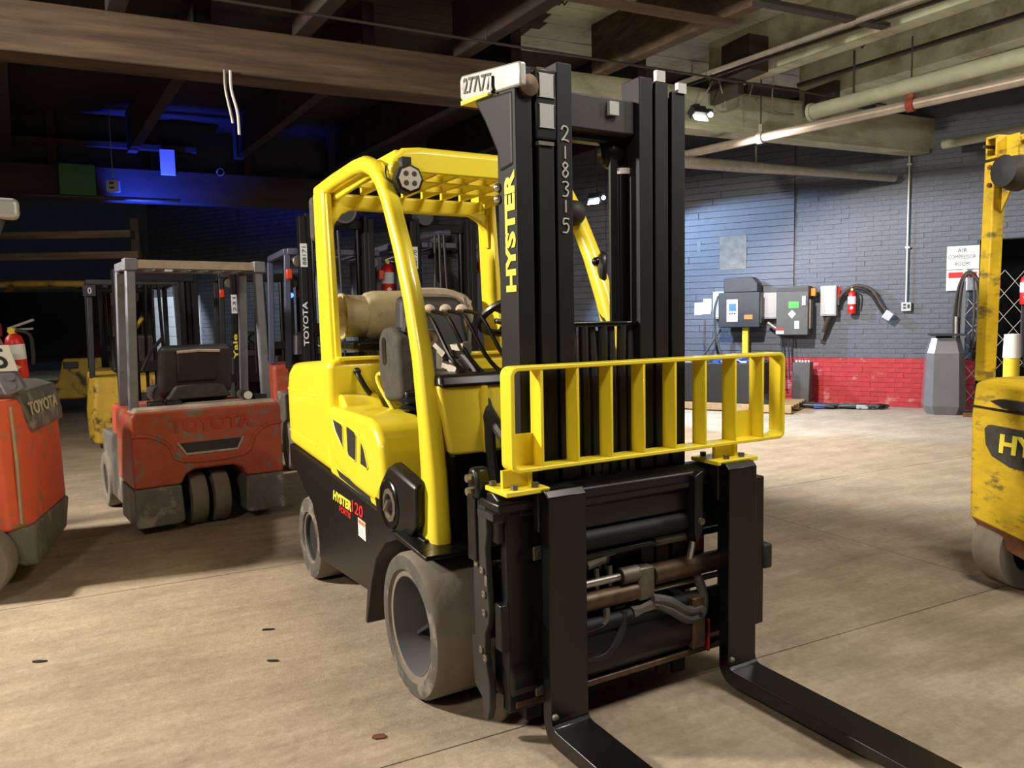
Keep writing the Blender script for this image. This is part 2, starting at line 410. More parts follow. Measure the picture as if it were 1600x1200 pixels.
MB().box(-2.23, -1.79, -.02, .03, 2.18, 2.73).build('plywood_patch', 'plywood', wall, label='square weathered plywood patch')
MB().box(-2.62, -2.55, -.02, .03, 2.5, 2.68).build('wall_hole', 'charger_black', wall, label='small dark hole in the wall')

BANG = R(24.4); BP = Vector((-.21, 8.42, 0)); BU = Vector((math.cos(BANG), math.sin(BANG), 0)); BV = Vector((-math.sin(BANG), math.cos(BANG), 0))
def BW(u, v, z): p = BP + BU * u + BV * v; return (p.x, p.y, z)
ceil = MB().box(-14, 7.5, -16, 13, 4.80, 4.9).build('ceiling', 'wood_dark'); ceil.location = BP; ceil.rotation_euler = (0, 0, BANG); struct(ceil, 'timber deck ceiling on heavy beams and joists')
def wallcut(v): return 12
v = -6.0
while v < 1.0:   # deck boards, brown to the left, painted pale to the right
    x0 = -9 + random.uniform(-.5, .5); xm = .9 + random.uniform(-.25, .25)
    MB().box(x0, xm - .004, v + .006, v + .224, 4.755 + random.uniform(0, .006), 4.80).build('ceiling_board', 'deck_brown', ceil, smooth=0)
    MB().box(xm, 7.2, v + .006, v + .224, 4.755 + random.uniform(0, .006), 4.80).build('ceiling_board', 'deck_pale', ceil, smooth=0, label='pale painted ceiling board')
    v += .23
MB().box(-14, .6, 0, .36, 3.76, 4.19).build('beam', 'wood_brown', ceil, bevel=.012, label='brown unpainted timber beam')
MB().box(.6, 7.05, 0, .36, 3.76, 4.19).build('beam', 'paint_pale', ceil, bevel=.012, label='pale painted end of the timber beam')
MB().box(.6, 6.9, .01, .3, 3.70, 3.762).build('beam_board', 'paint_pale', ceil)
MB().box(-14, .8, 6.2, 6.5, 3.45, 3.95).build('beam', 'wood_dark', ceil, label='dark beam at the back lit blue')
MB().box(-14, .8, 6.5, 6.62, 3.95, 4.8).build('upper_panel', 'wall_dark', ceil)
for k in range(9):
    MB().box(-12 + k * 1.45, -11.88 + k * 1.45, 6.35, 6.5, 3.95, 4.8).build('stud', 'wood_dark', ceil)
MB().box(-5.6, -2.6, 6.2, 6.42, 4.28, 4.36).build('blocking', 'wood_dark', ceil)
def joist(u, wd, m, v0=.1, v1=-6.2, lab=None):
    o = MB().box(-wd / 2, wd / 2, v1, v0, 4.19, 4.76).build('joist', m, ceil, bevel=.008, label=lab); o.location = (u, 0, 0); o.rotation_euler = (0, 0, R(8.0)); return o
for u in (-5.2, -3.5, -1.9, -.25): joist(u, .15, 'wood_dark')
joist(1.43, .14, 'wood_brown')
for u, w_ in ((3.12, .2), (4.62, .26), (6.0, .2)): joist(u, w_, 'paint_pale', lab='pale painted joist')
for u in (-4.4, -2.7, -1.1, .6, 2.3, 3.9): joist(u, .14, 'wood_dark', 6.2, .4)
for u, v_ in ((3.1, -.05), (4.62, -.05)):
    MB().box(u - .18, u - .1, v_ - .5, v_, 3.98, 4.3).build('joist_hanger', 'conduit_dark', ceil)
MB().box(2.72, 3.0, -.95, -.5, 4.12, 4.5).build('junction_block', 'wood_dark', ceil)
MB().box(-.5, 1.76, -1.86, -1.74, 4.15, 4.19).build('ceiling_strap', 'wood_brown', ceil)
MB().box(1.6, 3.2, -2.36, -2.26, 4.15, 4.19).build('ceiling_strap', 'conduit_dark', ceil)

# service pipes under the ceiling
def pipe(name, label, pts, r, m, cat='pipe', n=12, smooth=0, extra=None, group=None):
    o = MB().tube(pts, r, n, smooth=smooth).build(name, m); tag(o, label, cat, group)
    return o
PD = Vector((4.4, -5.45, 0)).normalized()
pA, pB = Vector((2.20, 10.5, 3.55)), Vector((6.6, 5.05, 3.55))
t = thing('main_pipe', 'long bare copper coloured pipe slanting across under the pale beam', 'pipe', pA)
MB().tube([(0, 0, 0), pB - pA], .052, 16).build('pipe_run', 'copper_pipe', t)
for d, mm in ((1.35, 'copper_pipe'), (3.1, 'pipe_red')):
    c = PD * d; MB().tube([c - PD * .035, c + PD * .035], .072, 14).build('coupling', mm, t); MB().bar(c + Vector((0, 0, .05)), c + Vector((0, 0, .16)), .03, .05, PD).build('hanger', mm, t)
for d in (1.35, 3.1, 5.0):
    c = PD * d; MB().cyl(c, c + Vector((0, 0, .68)), .008, 6).build('hanger_rod', 'conduit_dark', t)
pA2 = Vector((3.50, 9.06, 3.74)); pB2 = Vector((6.05, 5.27, 3.74))
t = thing('sleeved_pipe', 'thick pale green painted pipe running above the bare pipe', 'pipe', pA2)
MB().tube([(0, 0, 0), pB2 - pA2], .082, 18).build('pipe_run', 'pipe_pale', t); MB().tube([-PD * .02, PD * .02], .1, 16).build('pipe_collar', 'pipe_pale', t)
for d in (.5, 3.0): MB().cyl(PD * d, PD * d + Vector((0, 0, .55)), .012, 6).build('hanger_rod', 'conduit_dark', t)
pipe('wall_pipe', 'pale pipe at right close under the top of brick wall', [(6.02, 10.85, 3.72), (7.4, 8.85, 3.72)], .06, 'pipe_pale')
t = thing('elbow_pipe', 'tan pipe with an elbow hanging in front of the dark upper wall', 'pipe', (2.35, 10.2, 3.42))
MB().tube([(-.75, -.1, .42), (-.4, .0, .12), (-.15, .05, .03), (.25, .1, .0), (3.3, 1.24, -.04)], [.075, .075, .075, .075, .055], 12, smooth=4).build('pipe_run', 'conduit', t)
MB().cyl((1.0, .38, 0), (1.0, .38, .5), .012, 6).build('hanger_rod', 'conduit', t)
MB().cyl((1.0, .38, .5), (.1, .1, .5), .012, 6).build('hanger_rod', 'conduit', t)
t = thing('ceiling_rod', 'thin dark rod crossing the whole ceiling below the joists', 'rod', BW(-6, -.95, 4.1))
d = Vector(BW(5.4, -.5, 4.1)) - Vector(BW(-6, -.95, 4.1))
MB().tube([(0, 0, 0), d], .014, 8).build('rod_run', 'conduit_dark', t)
for k in (.25, .5, .72, .95): MB().cyl(d * k, d * k + Vector((0, 0, .1)), .008, 6).build('rod_clip', 'conduit_dark', t)
pipe('electrical_conduit', 'thin tan conduit along the joist above the flood light', [BW(2.38, -.1, 4.15), BW(2.95, -3.4, 4.15)], .028, 'conduit')
pipe('electrical_conduit', 'dark thin conduit beside the tan ceiling conduit', [BW(2.56, -.1, 4.17), BW(3.2, -3.4, 4.17)], .02, 'conduit_dark')
pipe('sprinkler_pipe', 'dark pipe running along the side of the wide pale joist', [BW(4.28, -.1, 4.34), BW(4.76, -3.6, 4.34)], .028, 'conduit_dark')
for i, (px, vv) in enumerate(((3.55, -1.6), (3.7, -1.65))): pass
for lab, u, vv, zz in (('wire hook hanging from deck left of the pale joist', 3.75, -1.5, 4.3), ('wire hook hanging near the top edge above the mast', .05, -1.55, 4.2)):
    o = MB().tube([BW(u, vv, 4.76), BW(u + .02, vv, zz + .05), BW(u + .06, vv, zz), BW(u + .1, vv, zz + .05), BW(u + .12, vv, 4.76)], .009, 6).build('wire_hook', 'conduit_dark'); tag(o, lab, 'hook')
for lab, pts in (('thin pale wire looping from flood light up to the joist', [BW(2.55, .0, 3.85), BW(2.7, -.12, 3.95), BW(2.8, -.25, 4.2)]),
                 ('thin pale wire hanging in a loop below pale joist end', [BW(2.85, -.3, 4.2), BW(2.98, -.25, 3.98), BW(3.12, -.15, 3.92), BW(3.32, -.22, 4.0), BW(3.36, -.3, 4.2)]),
                 ('pale cable drooping beside the big sleeved pipe', [BW(3.5, -.5, 4.25), BW(3.62, -.35, 4.05), BW(3.9, -.1, 3.98), BW(4.3, -.02, 4.0)])):
    o = MB().tube(pts, .009, 6, smooth=5).build('hanging_wire', 'conduit'); tag(o, lab, 'wire')
for i, (dx, z1, mm) in enumerate(((-.03, 3.3, 'conduit'), (.02, 3.2, 'white'))):
    o = MB().tube([BW(-2.6 + dx, -.03, 3.78), BW(-2.6 + dx, -.05, 3.6), BW(-2.56 + dx * 1.2, -.05, 3.4), BW(-2.55 + dx, -.05, z1)], .014, 6, smooth=4).build('hanging_strap', mm)
    tag(o, ('short grey strap end hanging from brown beam', 'longer white strap end hanging from brown beam')[i], 'strap')

def flood(label, loc, rz, glow, glow_cool=False):
    t = thing('flood_light', label, 'lamp', loc, rz)
    MB().obox((0, 0, 0), (.2, .12, .11), (R(-35), 0, 0)).build('housing', 'charger_black', t, bevel=.01)
    MB().obox((0, -.045, -.065), (.18, .012, .1), (R(-35 + 90 - 90), 0, 0)).build('lens', glow, t)
    MB().obox((.16, .0, .02), (.07, .07, .06)).build('sensor', 'charger_black', t, bevel=.008)
    MB().sphere((.16, -.03, -.02), .03).build('bulb', glow, t)
    MB().box(-.03, .03, .0, .1, .04, .1).build('bracket', 'charger_black', t)
    return t
t = flood('flood light glaring from the pale beam right of mast', (2.23, 9.2, 3.80), R(24), 'lamp_glow')
t = flood('cool white flood light seen glaring through the mast', (1.33, 12.0, 3.27), R(-32), 'lamp_glow_cool')
MB().cyl((0, .05, .05), (0, .05, 1.5), .012, 6).build('hanger_rod', 'conduit_dark', t)

# ------------------------------------------------------------------ things on and before the back wall
def wthing(name, label, cat, s, off, z, group=None): return thing(name, label, cat, WL(s, off, z), WANG, group)
def switch_box(label, s, z0, wd_, ht, side, hm='red'):
    t = wthing('disconnect_switch', label, 'switch box', s, 0.0, z0, 'electrical disconnect boxes')
    MB().box(-wd_ / 2, wd_ / 2, -.16, -.006, 0, ht).build('enclosure', 'cabinet_grey', t, bevel=.008)
    MB().box(-wd_ / 2 + .015, wd_ / 2 - .015, -.172, -.16, .02, ht - .02).build('cover', 'cabinet_grey', t, bevel=.006)
    MB().box(-wd_ * .3, wd_ * .3, -.176, -.172, .08, ht - .12).build('cover_panel', 'cabinet_grey', t, bevel=.002)
    x = wd_ / 2 * side
    MB().bar((x + .02 * side, -.1, ht * .55), (x + .04 * side, -.16, ht * .95), .03, .03).build('lever_handle', hm, t)
    MB().box(min(x, x + .04 * side), max(x, x + .04 * side), -.13, -.05, ht * .35, ht * .7).build('lever_base', 'charger_black', t)
    return t
switch_box('grey disconnect box with red lever left of the black charger', -2.2, 1.37, .2, .45, 1)
switch_box('light grey disconnect box between the two chargers', -1.37, 1.36, .25, .42, 1, 'charger_black')
switch_box('grey disconnect box with red lever nearest the wall extinguisher', -.5, 1.39, .23, .46, 1)
for i, (s, z, w2, h2) in enumerate(((-2.52, 1.55, .27, .2), (-2.44, 1.6, .14, .22), (-2.6, 1.52, .12, .16))):
    o = MB().box(-w2 / 2, w2 / 2, -.02 - i * .002, -.014, -h2 / 2, h2 / 2).build('paper_notice', 'paper'); o.location = WL(s, 0, z); o.rotation_euler = (0, R((-2, 2, 1)[i]), WANG)
    tag(o, ('wide pale notice sheet taped to wall beside left switch box', 'pale notice sheet nearest the left switch box', 'small pale notice sheet closest to the mast')[i], 'paper', 'notices taped to the wall')
t = wthing('battery_charger', 'black charger with blue screen on a yellow post', 'charger', -1.8, .12, 0)
MB().box(-.33, .33, -.3, .0, 1.23, 1.79).build('cabinet', 'charger_black', t, bevel=.015)
MB().prism([(-.25, 1.79), (.29, 1.79), (.29, 1.93), (.2, 2.03), (-.25, 2.03)], 'y', -.28, 0).build('top_hood', 'charger_black', t, bevel=.012)
MB().box(-.19, -.01, -.31, -.3, 1.32, 1.68).build('control_panel', 'cabinet_grey', t, bevel=.003)
MB().box(-.155, -.04, -.316, -.31, 1.5, 1.61).build('screen', 'screen_blue', t, label='lit blue screen')
for k in range(3): MB().cyl((-.14 + k * .04, -.318, 1.455), (-.14 + k * .04, -.308, 1.455), .012, 8).build('button', 'charger_black', t)
MB().box(.09, .22, -.306, -.3, 1.36, 1.43).build('sticker', 'orange_sticker', t)
MB().box(.33, .345, -.26, -.04, 1.3, 1.7).build('side_vent', 'charger_grey', t)
MB().box(.03, .12, -.2, -.11, 0.0, 1.23).build('post', 'yellow_matte', t, bevel=.006)
MB().box(-.05, .2, -.27, -.03, 0, .02).build('base_plate', 'yellow_matte', t)
MB().tube([(.4, -.06, 1.3), (.55, -.06, 1.2), (.62, -.06, 1.26), (.64, -.04, 1.36)], .022, 8, smooth=4).build('conduit_elbow', 'conduit', t)
for k, pts in enumerate(([(-.36, -.2, 1.75), (-.42, -.22, 1.5), (-.4, -.2, 1.1), (-.3, -.2, .75)], [(-.62, -.1, 1.35), (-.6, -.15, 1.0), (-.48, -.2, .7), (-.5, -.3, .2), (-.55, -.3, .05)], [(-.35, -.1, 1.2), (-.55, -.2, .85), (-.7, -.2, .6), (-.5, -.3, .3)])):
    MB().tube(pts, .018, 7, smooth=5).build('output_cable', 'charger_grey', t)
t = wthing('battery_charger', 'dark grey charger with green display and amber light', 'charger', -.98, 0.0, 1.1)
MB().box(-.26, .22, -.32, -.006, 0, .76).build('cabinet', 'charger_grey', t, bevel=.012)
MB().box(-.25, .2, -.325, -.32, .68, .74).build('top_strip', 'charger_black', t)
MB().box(-.07, .08, -.328, -.32, .42, .52).build('display', 'screen_green', t, label='lit green display')
MB().prism([(-.02, .26), (.04, .33), (-.02, .39), (-.08, .33)], 'y', -.326, -.32).build('diamond_sticker', 'paper', t)
MB().box(.02, .09, -.328, -.32, .1, .22).build('socket_plate', 'paper', t)
MB().box(-.26, -.14, -.327, -.32, .02, .07).build('sticker', 'paper', t); MB().box(-.26, -.14, -.327, -.32, .07, .105).build('sticker_top', 'red', t)
MB().box(.13, .18, -.34, -.32, .46, .6).build('tag_plate', 'paper', t)
MB().box(.22, .3, -.2, -.1, .6, .72).build('beacon_lamp', 'amber', t, bevel=.01)
MB().box(.22, .24, -.26, -.05, .1, .55).build('side_louvre', 'conduit', t)
for k in (-.2, -.1): MB().tube([(k, -.2, 0), (k + .02, -.22, -.35), (k + .05, -.3, -.7)], .014, 7, smooth=4).build('output_cable', 'charger_black', t)
# cable hank and extinguisher on wall
def extinguisher(label, loc, rz, h=.46, r=.065, tilt=0, hand=1):
    t = thing('fire_extinguisher', label, 'extinguisher', loc, rz, rot=(0, tilt, rz))
    k = h / .46
    MB().lathe([(0, 0), (r * .9, 0), (r, .02 * k), (r, .28 * k), (r * .8, .33 * k), (r * .35, .36 * k), (0, .36 * k)], (0, 0, 0), 'z', 18).build('cylinder', 'red', t)
    MB().lathe([(r * 1.015, .15 * k), (r * 1.015, .27 * k)], (0, 0, 0), 'z', 18).build('label_sleeve', 'paper', t)
    MB().prism([(-.028, .09 * k), (0, .065 * k), (.028, .09 * k), (0, .115 * k)], 'y', -r - .003, -r + .01).build('diamond_mark', 'white', t)
    MB().cyl((0, 0, .35 * k), (0, 0, .4 * k), .02, 10).build('valve', 'steel', t)
    MB().cyl((0, -.022, .38 * k), (0, -.034, .38 * k), .018, 10).build('pressure_gauge', 'yellow_matte', t)
    MB().bar((-.02 * hand, 0, .4 * k), (.11 * hand, 0, .455 * k), .022, .012).build('squeeze_lever', 'steel', t)
    MB().bar((-.02 * hand, 0, .39 * k), (.1 * hand, 0, .385 * k), .022, .01).build('carry_handle', 'steel', t)
    MB().tube([(.02 * hand, -.01, .38 * k), (.08 * hand, -.01, .34 * k), (.085 * hand, -.01, .2 * k), (.075 * hand, -.01, .1 * k)], .011, 7, smooth=4).build('discharge_hose', 'hose', t)
    return t
extinguisher('red fire extinguisher hung on the wall inside the cable hank', WL(-.17, .1, 1.42), WANG, .44, .06)
t = wthing('cable_hank', 'thick grey charger cable draped over a hook by wall extinguisher', 'cable', -.17, .05, 1.1)
MB().tube([(-.42, -.03, -.02), (-.36, -.05, .2), (-.22, -.06, .5), (-.08, -.06, .68), (.08, -.06, .74), (.28, -.06, .66), (.42, -.06, .42), (.52, -.05, .3)], .024, 8, smooth=5).build('cable', 'hose_brown', t)
MB().tube([(-.38, -.03, .02), (-.3, -.05, .26), (-.15, -.05, .58), (.05, -.05, .7), (.24, -.05, .62), (.38, -.05, .4), (.48, -.05, .24)], .02, 8, smooth=5).build('cable', 'hose', t)
MB().obox((.5, -.06, .28), (.12, .07, .13), (0, R(35), 0)).build('connector', 'cabinet_grey', t, bevel=.008)
MB().obox((-.43, -.03, -.02), (.07, .06, .12), (0, R(15), 0)).build('connector', 'charger_grey', t, bevel=.008)
MB().cyl((0, .03, .74), (0, -.1, .72), .012, 8).build('hook', 'steel', t)
# conduit and outlet
t = wthing('wall_conduit', 'bright vertical conduit down the wall to an outlet box', 'conduit', .56, 0, 1.46)
MB().cyl((0, -.03, .1), (0, -.03, 2.3), .014, 8).build('pipe_run', 'gate_steel', t)
for z in (.9, 2.1): MB().box(-.03, .03, -.045, -.006, z, z + .025).build('pipe_strap', 'gate_steel', t)
MB().box(-.06, .07, -.06, -.006, -.02, .11).build('outlet_box', 'cabinet_grey', t, bevel=.006)
for z in (.015, .06): MB().box(-.035, .0, -.064, -.06, z, z + .028).build('socket', 'charger_black', t)
MB().box(.02, .05, -.064, -.06, .02, .08).build('switch', 'charger_black', t)
# signs
t = wthing('wall_sign', 'white hand lettered sign reading air compressor room', 'sign', 1.27, 0, 2.02)
MB().box(-.2, .2, -.022, -.013, 0, .33).build('panel', 'white', t)
for z, s_, w2 in ((.24, 'AIR', .12), (.15, 'COMPRESSOR', .34), (.05, 'ROOM', .18)): text('lettering', s_, 'dark_text', (-w2 / 2 - .01, -.0225, z), (1, 0, 0), (0, 0, 1), .055, t, width=w2)
t = wthing('warning_sign', 'white warning sign with red bar below the compressor sign', 'sign', 1.27, 0, 1.72)
MB().box(-.2, .2, -.022, -.013, 0, .29).build('panel', 'white', t); MB().box(-.175, .175, -.025, -.022, .18, .26).build('red_bar', 'red', t)
# scissor gate in the doorway
t = wthing('scissor_gate', 'folding steel scissor gate across the dark doorway', 'gate', 1.3, .12, 0)
gx0, gx1, gz0, gz1 = 0.0, 1.6, .06, 2.0; cw_, ch = .24, .32
for i in range(7):
    for j in range(6):
        x, z = gx0 + i * cw_, gz0 + j * ch
        MB().bar((x, -.01, z), (x + cw_, -.01, z + ch), .006, .024, (0, 1, 0)).build('gate_strap', 'gate_steel', t)
        MB().bar((x + cw_, .004, z), (x, .004, z + ch), .006, .024, (0, 1, 0)).build('gate_strap', 'gate_steel', t)
MB().box(-.02, .02, -.02, .02, 0, 2.05).build('gate_post', 'gate_steel', t); MB().box(1.66, 1.7, -.02, .02, 0, 2.05).build('gate_post', 'gate_steel', t)
def hoses(label, s, off, z0, z1, n, wd_, seed, mat_='hose_brown'):
    t = wthing('hose_bundle', label, 'hose', s, off, 0); rr = random.Random(seed)
    for k in range(n):
        a = rr.uniform(-wd_, -wd_ * .5); b = rr.uniform(wd_ * .4, wd_); zt = z1 + rr.uniform(-.04, .04); zb = z0 + rr.uniform(0, .3); y = rr.uniform(-.06, .0)
        MB().tube([(a, y, zb), (a * 1.05, y, (zb + zt) / 2), (a * .7, y, zt - .12), (0, y, zt), (b * .75, y, zt - .12), (b, y, (zb + zt) / 2), (b * .9, y, zb + rr.uniform(0, .3)), (b * .5, y, zb - .05)], .014, 7, smooth=5).build('hose', mat_ if k % 3 else 'hose', t)
    return t
hoses('brown and black hoses looped over gate end below white signs', 1.36, .22, .75, 1.95, 6, .17, 3)
hoses('dark hoses draped on the gate behind yellow post at far right', 2.2, .25, .6, 2.2, 4, .2, 5)
pipe('gate_pole', 'pale upright pipe standing beside the grey bin', [WL(1.24, .35, 0), WL(1.22, .3, 1.35)], .022, 'conduit', 'pole')
extinguisher('red fire extinguisher hung on scissor gate at the photo edge', WL(2.02, .3, 1.5), WANG, .5, .065)
t = thing('gate_bollard', 'yellow bollard with white cap behind the right yellow truck', 'bollard', (6.0, 9.2, 0))
MB().lathe([(0, 0), (.085, 0), (.085, .86), (0, .86)], (0, 0, 0), 'z', 18).build('post', 'yellow_matte', t); MB().lathe([(.095, .86), (.085, 1.14), (0, 1.15)], (0, 0, 0), 'z', 18).build('cap', 'white', t)
# grey hood shaped bin
t = thing('plastic_bin', 'glossy grey tapered bin with dark flap against red wall band', 'bin', (6.05, 10.72, 0), R(-22))
def oct_(hx, hy, c, z): return [(-hx, -hy + c, z), (-hx + c, -hy, z), (hx - c, -hy, z), (hx, -hy + c, z), (hx, hy - c, z), (hx - c, hy, z), (-hx + c, hy, z), (-hx, hy - c, z)]
MB().loft([oct_(.21, .2, .08, 0), oct_(.26, .24, .1, .12), oct_(.23, .2, .08, .85), oct_(.17, .15, .06, 1.06)]).build('shell', 'bin_plastic', t, smooth=0)
MB().box(-.2, .24, -.24, .12, 1.09, 1.115).build('flap', 'charger_black', t); MB().box(-.1, .1, .08, .12, 1.05, 1.1).build('hinge', 'charger_black', t)
t = wthing('steel_tray', 'low dark metal tray on floor in front of gate', 'tray', 1.75, .75, 0)
MB().box(-.4, .4, -.12, .12, 0, .035).build('tray_base', 'rust', t); MB().box(-.4, .4, -.12, -.1, .035, .06).build('tray_lip', 'rust', t)
# battery corner
t = wthing('standing_battery', 'tall narrow grey battery standing at the red wall', 'battery', -.85, .28, 0)
MB().hexa([(-.13, -.12, 0), (.13, -.12, 0), (.13, .14, 0), (-.13, .14, 0), (-.12, -.1, .68), (.14, -.1, .68), (.14, .14, .68), (-.12, .14, .68)]).build('case', 'charger_grey', t, bevel=.01)
for k in range(5): MB().cyl((-.08 + k * .045, 0, .675), (-.08 + k * .045, 0, .71), .015, 8).build('terminal', 'paper', t)
t = wthing('pallet', 'low timber pallet under the black battery boxes', 'pallet', -1.85, 1.0, 0)
for k in range(6): MB().box(-1.1, 1.1, -.5 + k * .18, -.38 + k * .18, .1, .12).build('deck_board', 'pallet_wood', t)
for y in (-.5, -.02, .46): MB().box(-1.1, 1.1, y, y + .08, .02, .1).build('stringer', 'pallet_wood', t)
for y in (-.45, .05, .35): MB().box(-1.1, 1.1, y, y + .1, 0, .02).build('bottom_board', 'pallet_wood', t)
for i, s in enumerate((-2.45, -1.6)):
    t = wthing('forklift_battery', ('black battery box on pallet nearest the mast', 'black battery box on pallet nearest the standing battery')[i], 'battery', s, 1.0, .122, 'battery boxes on the pallet')
    MB().box(-.39, .41, -.45, .42, 0, .6).build('case', 'black_matte', t, bevel=.012)
    MB().prism([(.41, 0), (.56, 0), (.41, .14)], 'y', -.4, .4).build('side_ramp', 'black_matte', t)
    for k in range(5):
        for j in range(3): MB().box(-.33 + k * .14, -.24 + k * .14, -.36 + j * .26, -.26 + j * .26, .6, .625).build('cell_cap', 'cabinet_grey' if (k + j) % 2 else 'blue_plug', t)
    for k in range(4): MB().obox((-.25 + k * .18, -.3, .65), (.12, .06, .05), (0, R(10 * k), R(30 * k))).build('plug', 'blue_plug', t, bevel=.006)
    for k in range(3): MB().tube([(-.3 + k * .2, -.2, .64), (-.2 + k * .2, -.3, .68), (-.05 + k * .2, -.25, .65)], .012, 6, smooth=4).build('battery_lead', 'paper' if k % 2 else 'hose', t)
for i, (cx, cy, lab) in enumerate(((-.62, .55, 'black cable heap on the floor by the standing battery'), (-.05, .4, 'loose black cable coil on the floor below wall extinguisher'))):
    t = wthing('floor_cable', lab, 'cable', cx, cy, 0); rr = random.Random(20 + i)
    for k in range(4):
        pts = [(rr.uniform(-.35, .4), rr.uniform(-.15, .15), .02 + .02 * (j % 3)) for j in range(7)]
        MB().tube(pts, .017, 7, smooth=5).build('cable', 'hose' if k % 2 else 'charger_grey', t)
    MB().obox((.1, -.1, .04), (.16, .06, .06), (0, 0, R(15))).build('connector', 'blue_plug' if i == 0 else 'cabinet_grey', t, bevel=.008)

# ================================================================== THE YELLOW FORKLIFT
YAW = .519; YC = 0.0
TXv = Vector((math.sin(YAW), -math.cos(YAW), 0)); TYv = Vector((-math.cos(YAW), -math.sin(YAW), 0))
HT = Vector((.1007, 3.159, 0)) + TYv * YC
HROT = math.atan2(TXv.y, TXv.x)
hy = thing('forklift', 'large clean yellow and black forklift with raised guard in the middle', 'forklift', HT, HROT)
q = lambda p: (p[0], -(p[1] - YC), p[2])          # measured frame (x forward, y to the near side) -> local frame
def HB(): return MB(q)
def hp(name, mb, m, parent=None, **k): return mb.build(name, m, parent or hy, **k)
def both(fn):                                       # near side and mirrored far side
    return [fn(lambda y: y), fn(lambda y: 2 * YC - y)]
# wheels
def wheel(name, X, yo, yi, r, rim, depth, parent=hy, spokes=4, hub=1):
    sgn = 1 if yo > yi else -1; c = (X, 0, r)
    ro, lip = rim, rim * 1.13
    pr = [(ro, yi), (r * .97, yi), (r, yi + .02 * sgn), (r, yo - .022 * sgn), (r * .965, yo - .003 * sgn), (r * .86, yo), (lip, yo - .002 * sgn), (lip * .985, yo - .012 * sgn), (ro, yo - .014 * sgn)]
    t = HB().lathe([(ro, yi)] + pr[1:] + [(ro, yi)], c, 'y', 48).build(name, 'rubber', parent, bevel=0, smooth=50)
    HB().lathe([(r * .962, yo - .0025 * sgn), (r * .86, yo + .0015 * sgn), (lip * 1.005, yo - .0005 * sgn), (lip * 1.005, yo - .006 * sgn), (r * .95, yo - .008 * sgn)], c, 'y', 48).build('sidewall', 'rubber_side', t)
    rim_ = HB().lathe([(ro * 1.005, yo - .012 * sgn), (ro * .985, yo - .012 * sgn), (ro * .93, yo - depth * .5 * sgn), (ro * .9, yo - depth * sgn), (.0, yo - depth * sgn), (.0, yo - (depth + .03) * sgn), (ro * 1.0, yo - (depth + .03) * sgn)], c, 'y', 40).build('rim', 'rim_grey' if hub else 'black_matte', t)
    if hub: HB().lathe([(ro * .42, yo - depth * sgn), (ro * .38, yo - (depth - .05) * sgn), (ro * .2, yo - (depth - .07) * sgn), (0, yo - (depth - .07) * sgn)], c, 'y', 24).build('hub', 'charger_black', t)
    for k in range(spokes):
        a = R(35 + 360 / spokes * k); d = Vector((math.cos(a), 0, math.sin(a)))
        p0 = Vector(c) + d * ro * .45 + Vector((0, yo - (depth - .03) * sgn, 0)); p1 = Vector(c) + d * ro * .9 + Vector((0, yo - (depth - .05) * sgn, 0))
        HB().bar(p0, p1, .014, .06, (0, 1, 0)).build('rim_web', 'black_matte', t)
    for k in range(6 if hub else 0):
        a = R(60 * k + 10); p = Vector(c) + Vector((math.cos(a), 0, math.sin(a))) * ro * .6
        HB().cyl(p + Vector((0, yo - depth * sgn, 0)), p + Vector((0, yo - (depth - .025) * sgn, 0)), .012, 8).build('wheel_nut', 'steel_dull', t)
    return t
both(lambda y: wheel('drive_wheel', 0, y(.597), y(.297), .2795, .19, .17))
both(lambda y: wheel('steer_wheel', -1.592, y(.55), y(.35), .232, .13, .035, spokes=0, hub=0))
# lower chassis skirt
def skirt(y):
    hp('chassis_skirt', HB().prism([(-1.45, .16), (-.45, .235), (-.38, .5), (-.22, .6), (-.22, .64), (-.456, .64), (-.826, .664), (-1.964, .724), (-1.955, .6), (-1.80, .57), (-1.66, .5), (-1.50, .44), (-1.46, .34)], 'y', y(.55), y(.47)), 'black', bevel=.012)
    hp('wheel_arch', HB().prism([(-.5, .13), (-.478, .125), (-.40, .33), (-.33, .455), (-.22, .55), (-.08, .60), (.20, .585), (.20, .60), (-.1, .625), (-.25, .575), (-.36, .475), (-.45, .33)], 'y', y(.60), y(.30)), 'black', bevel=.004)
    hp('step_plate', HB().prism([(-.12, .603), (.20, .588), (.20, .602), (-.12, .618)], 'y', y(.6), y(.36)), 'black_gloss', bevel=.004)
both(skirt)
hp('chassis_core', HB().box(-1.4, .1, YC - .4, YC + .4, .2, .64), 'black')
hp('axle_beam', HB().box(-1.66, -1.52, YC - .3, YC + .3, .17, .29), 'black'); hp('drive_axle', HB().box(-.1, .1, YC - .26, YC + .26, .2, .36), 'black')
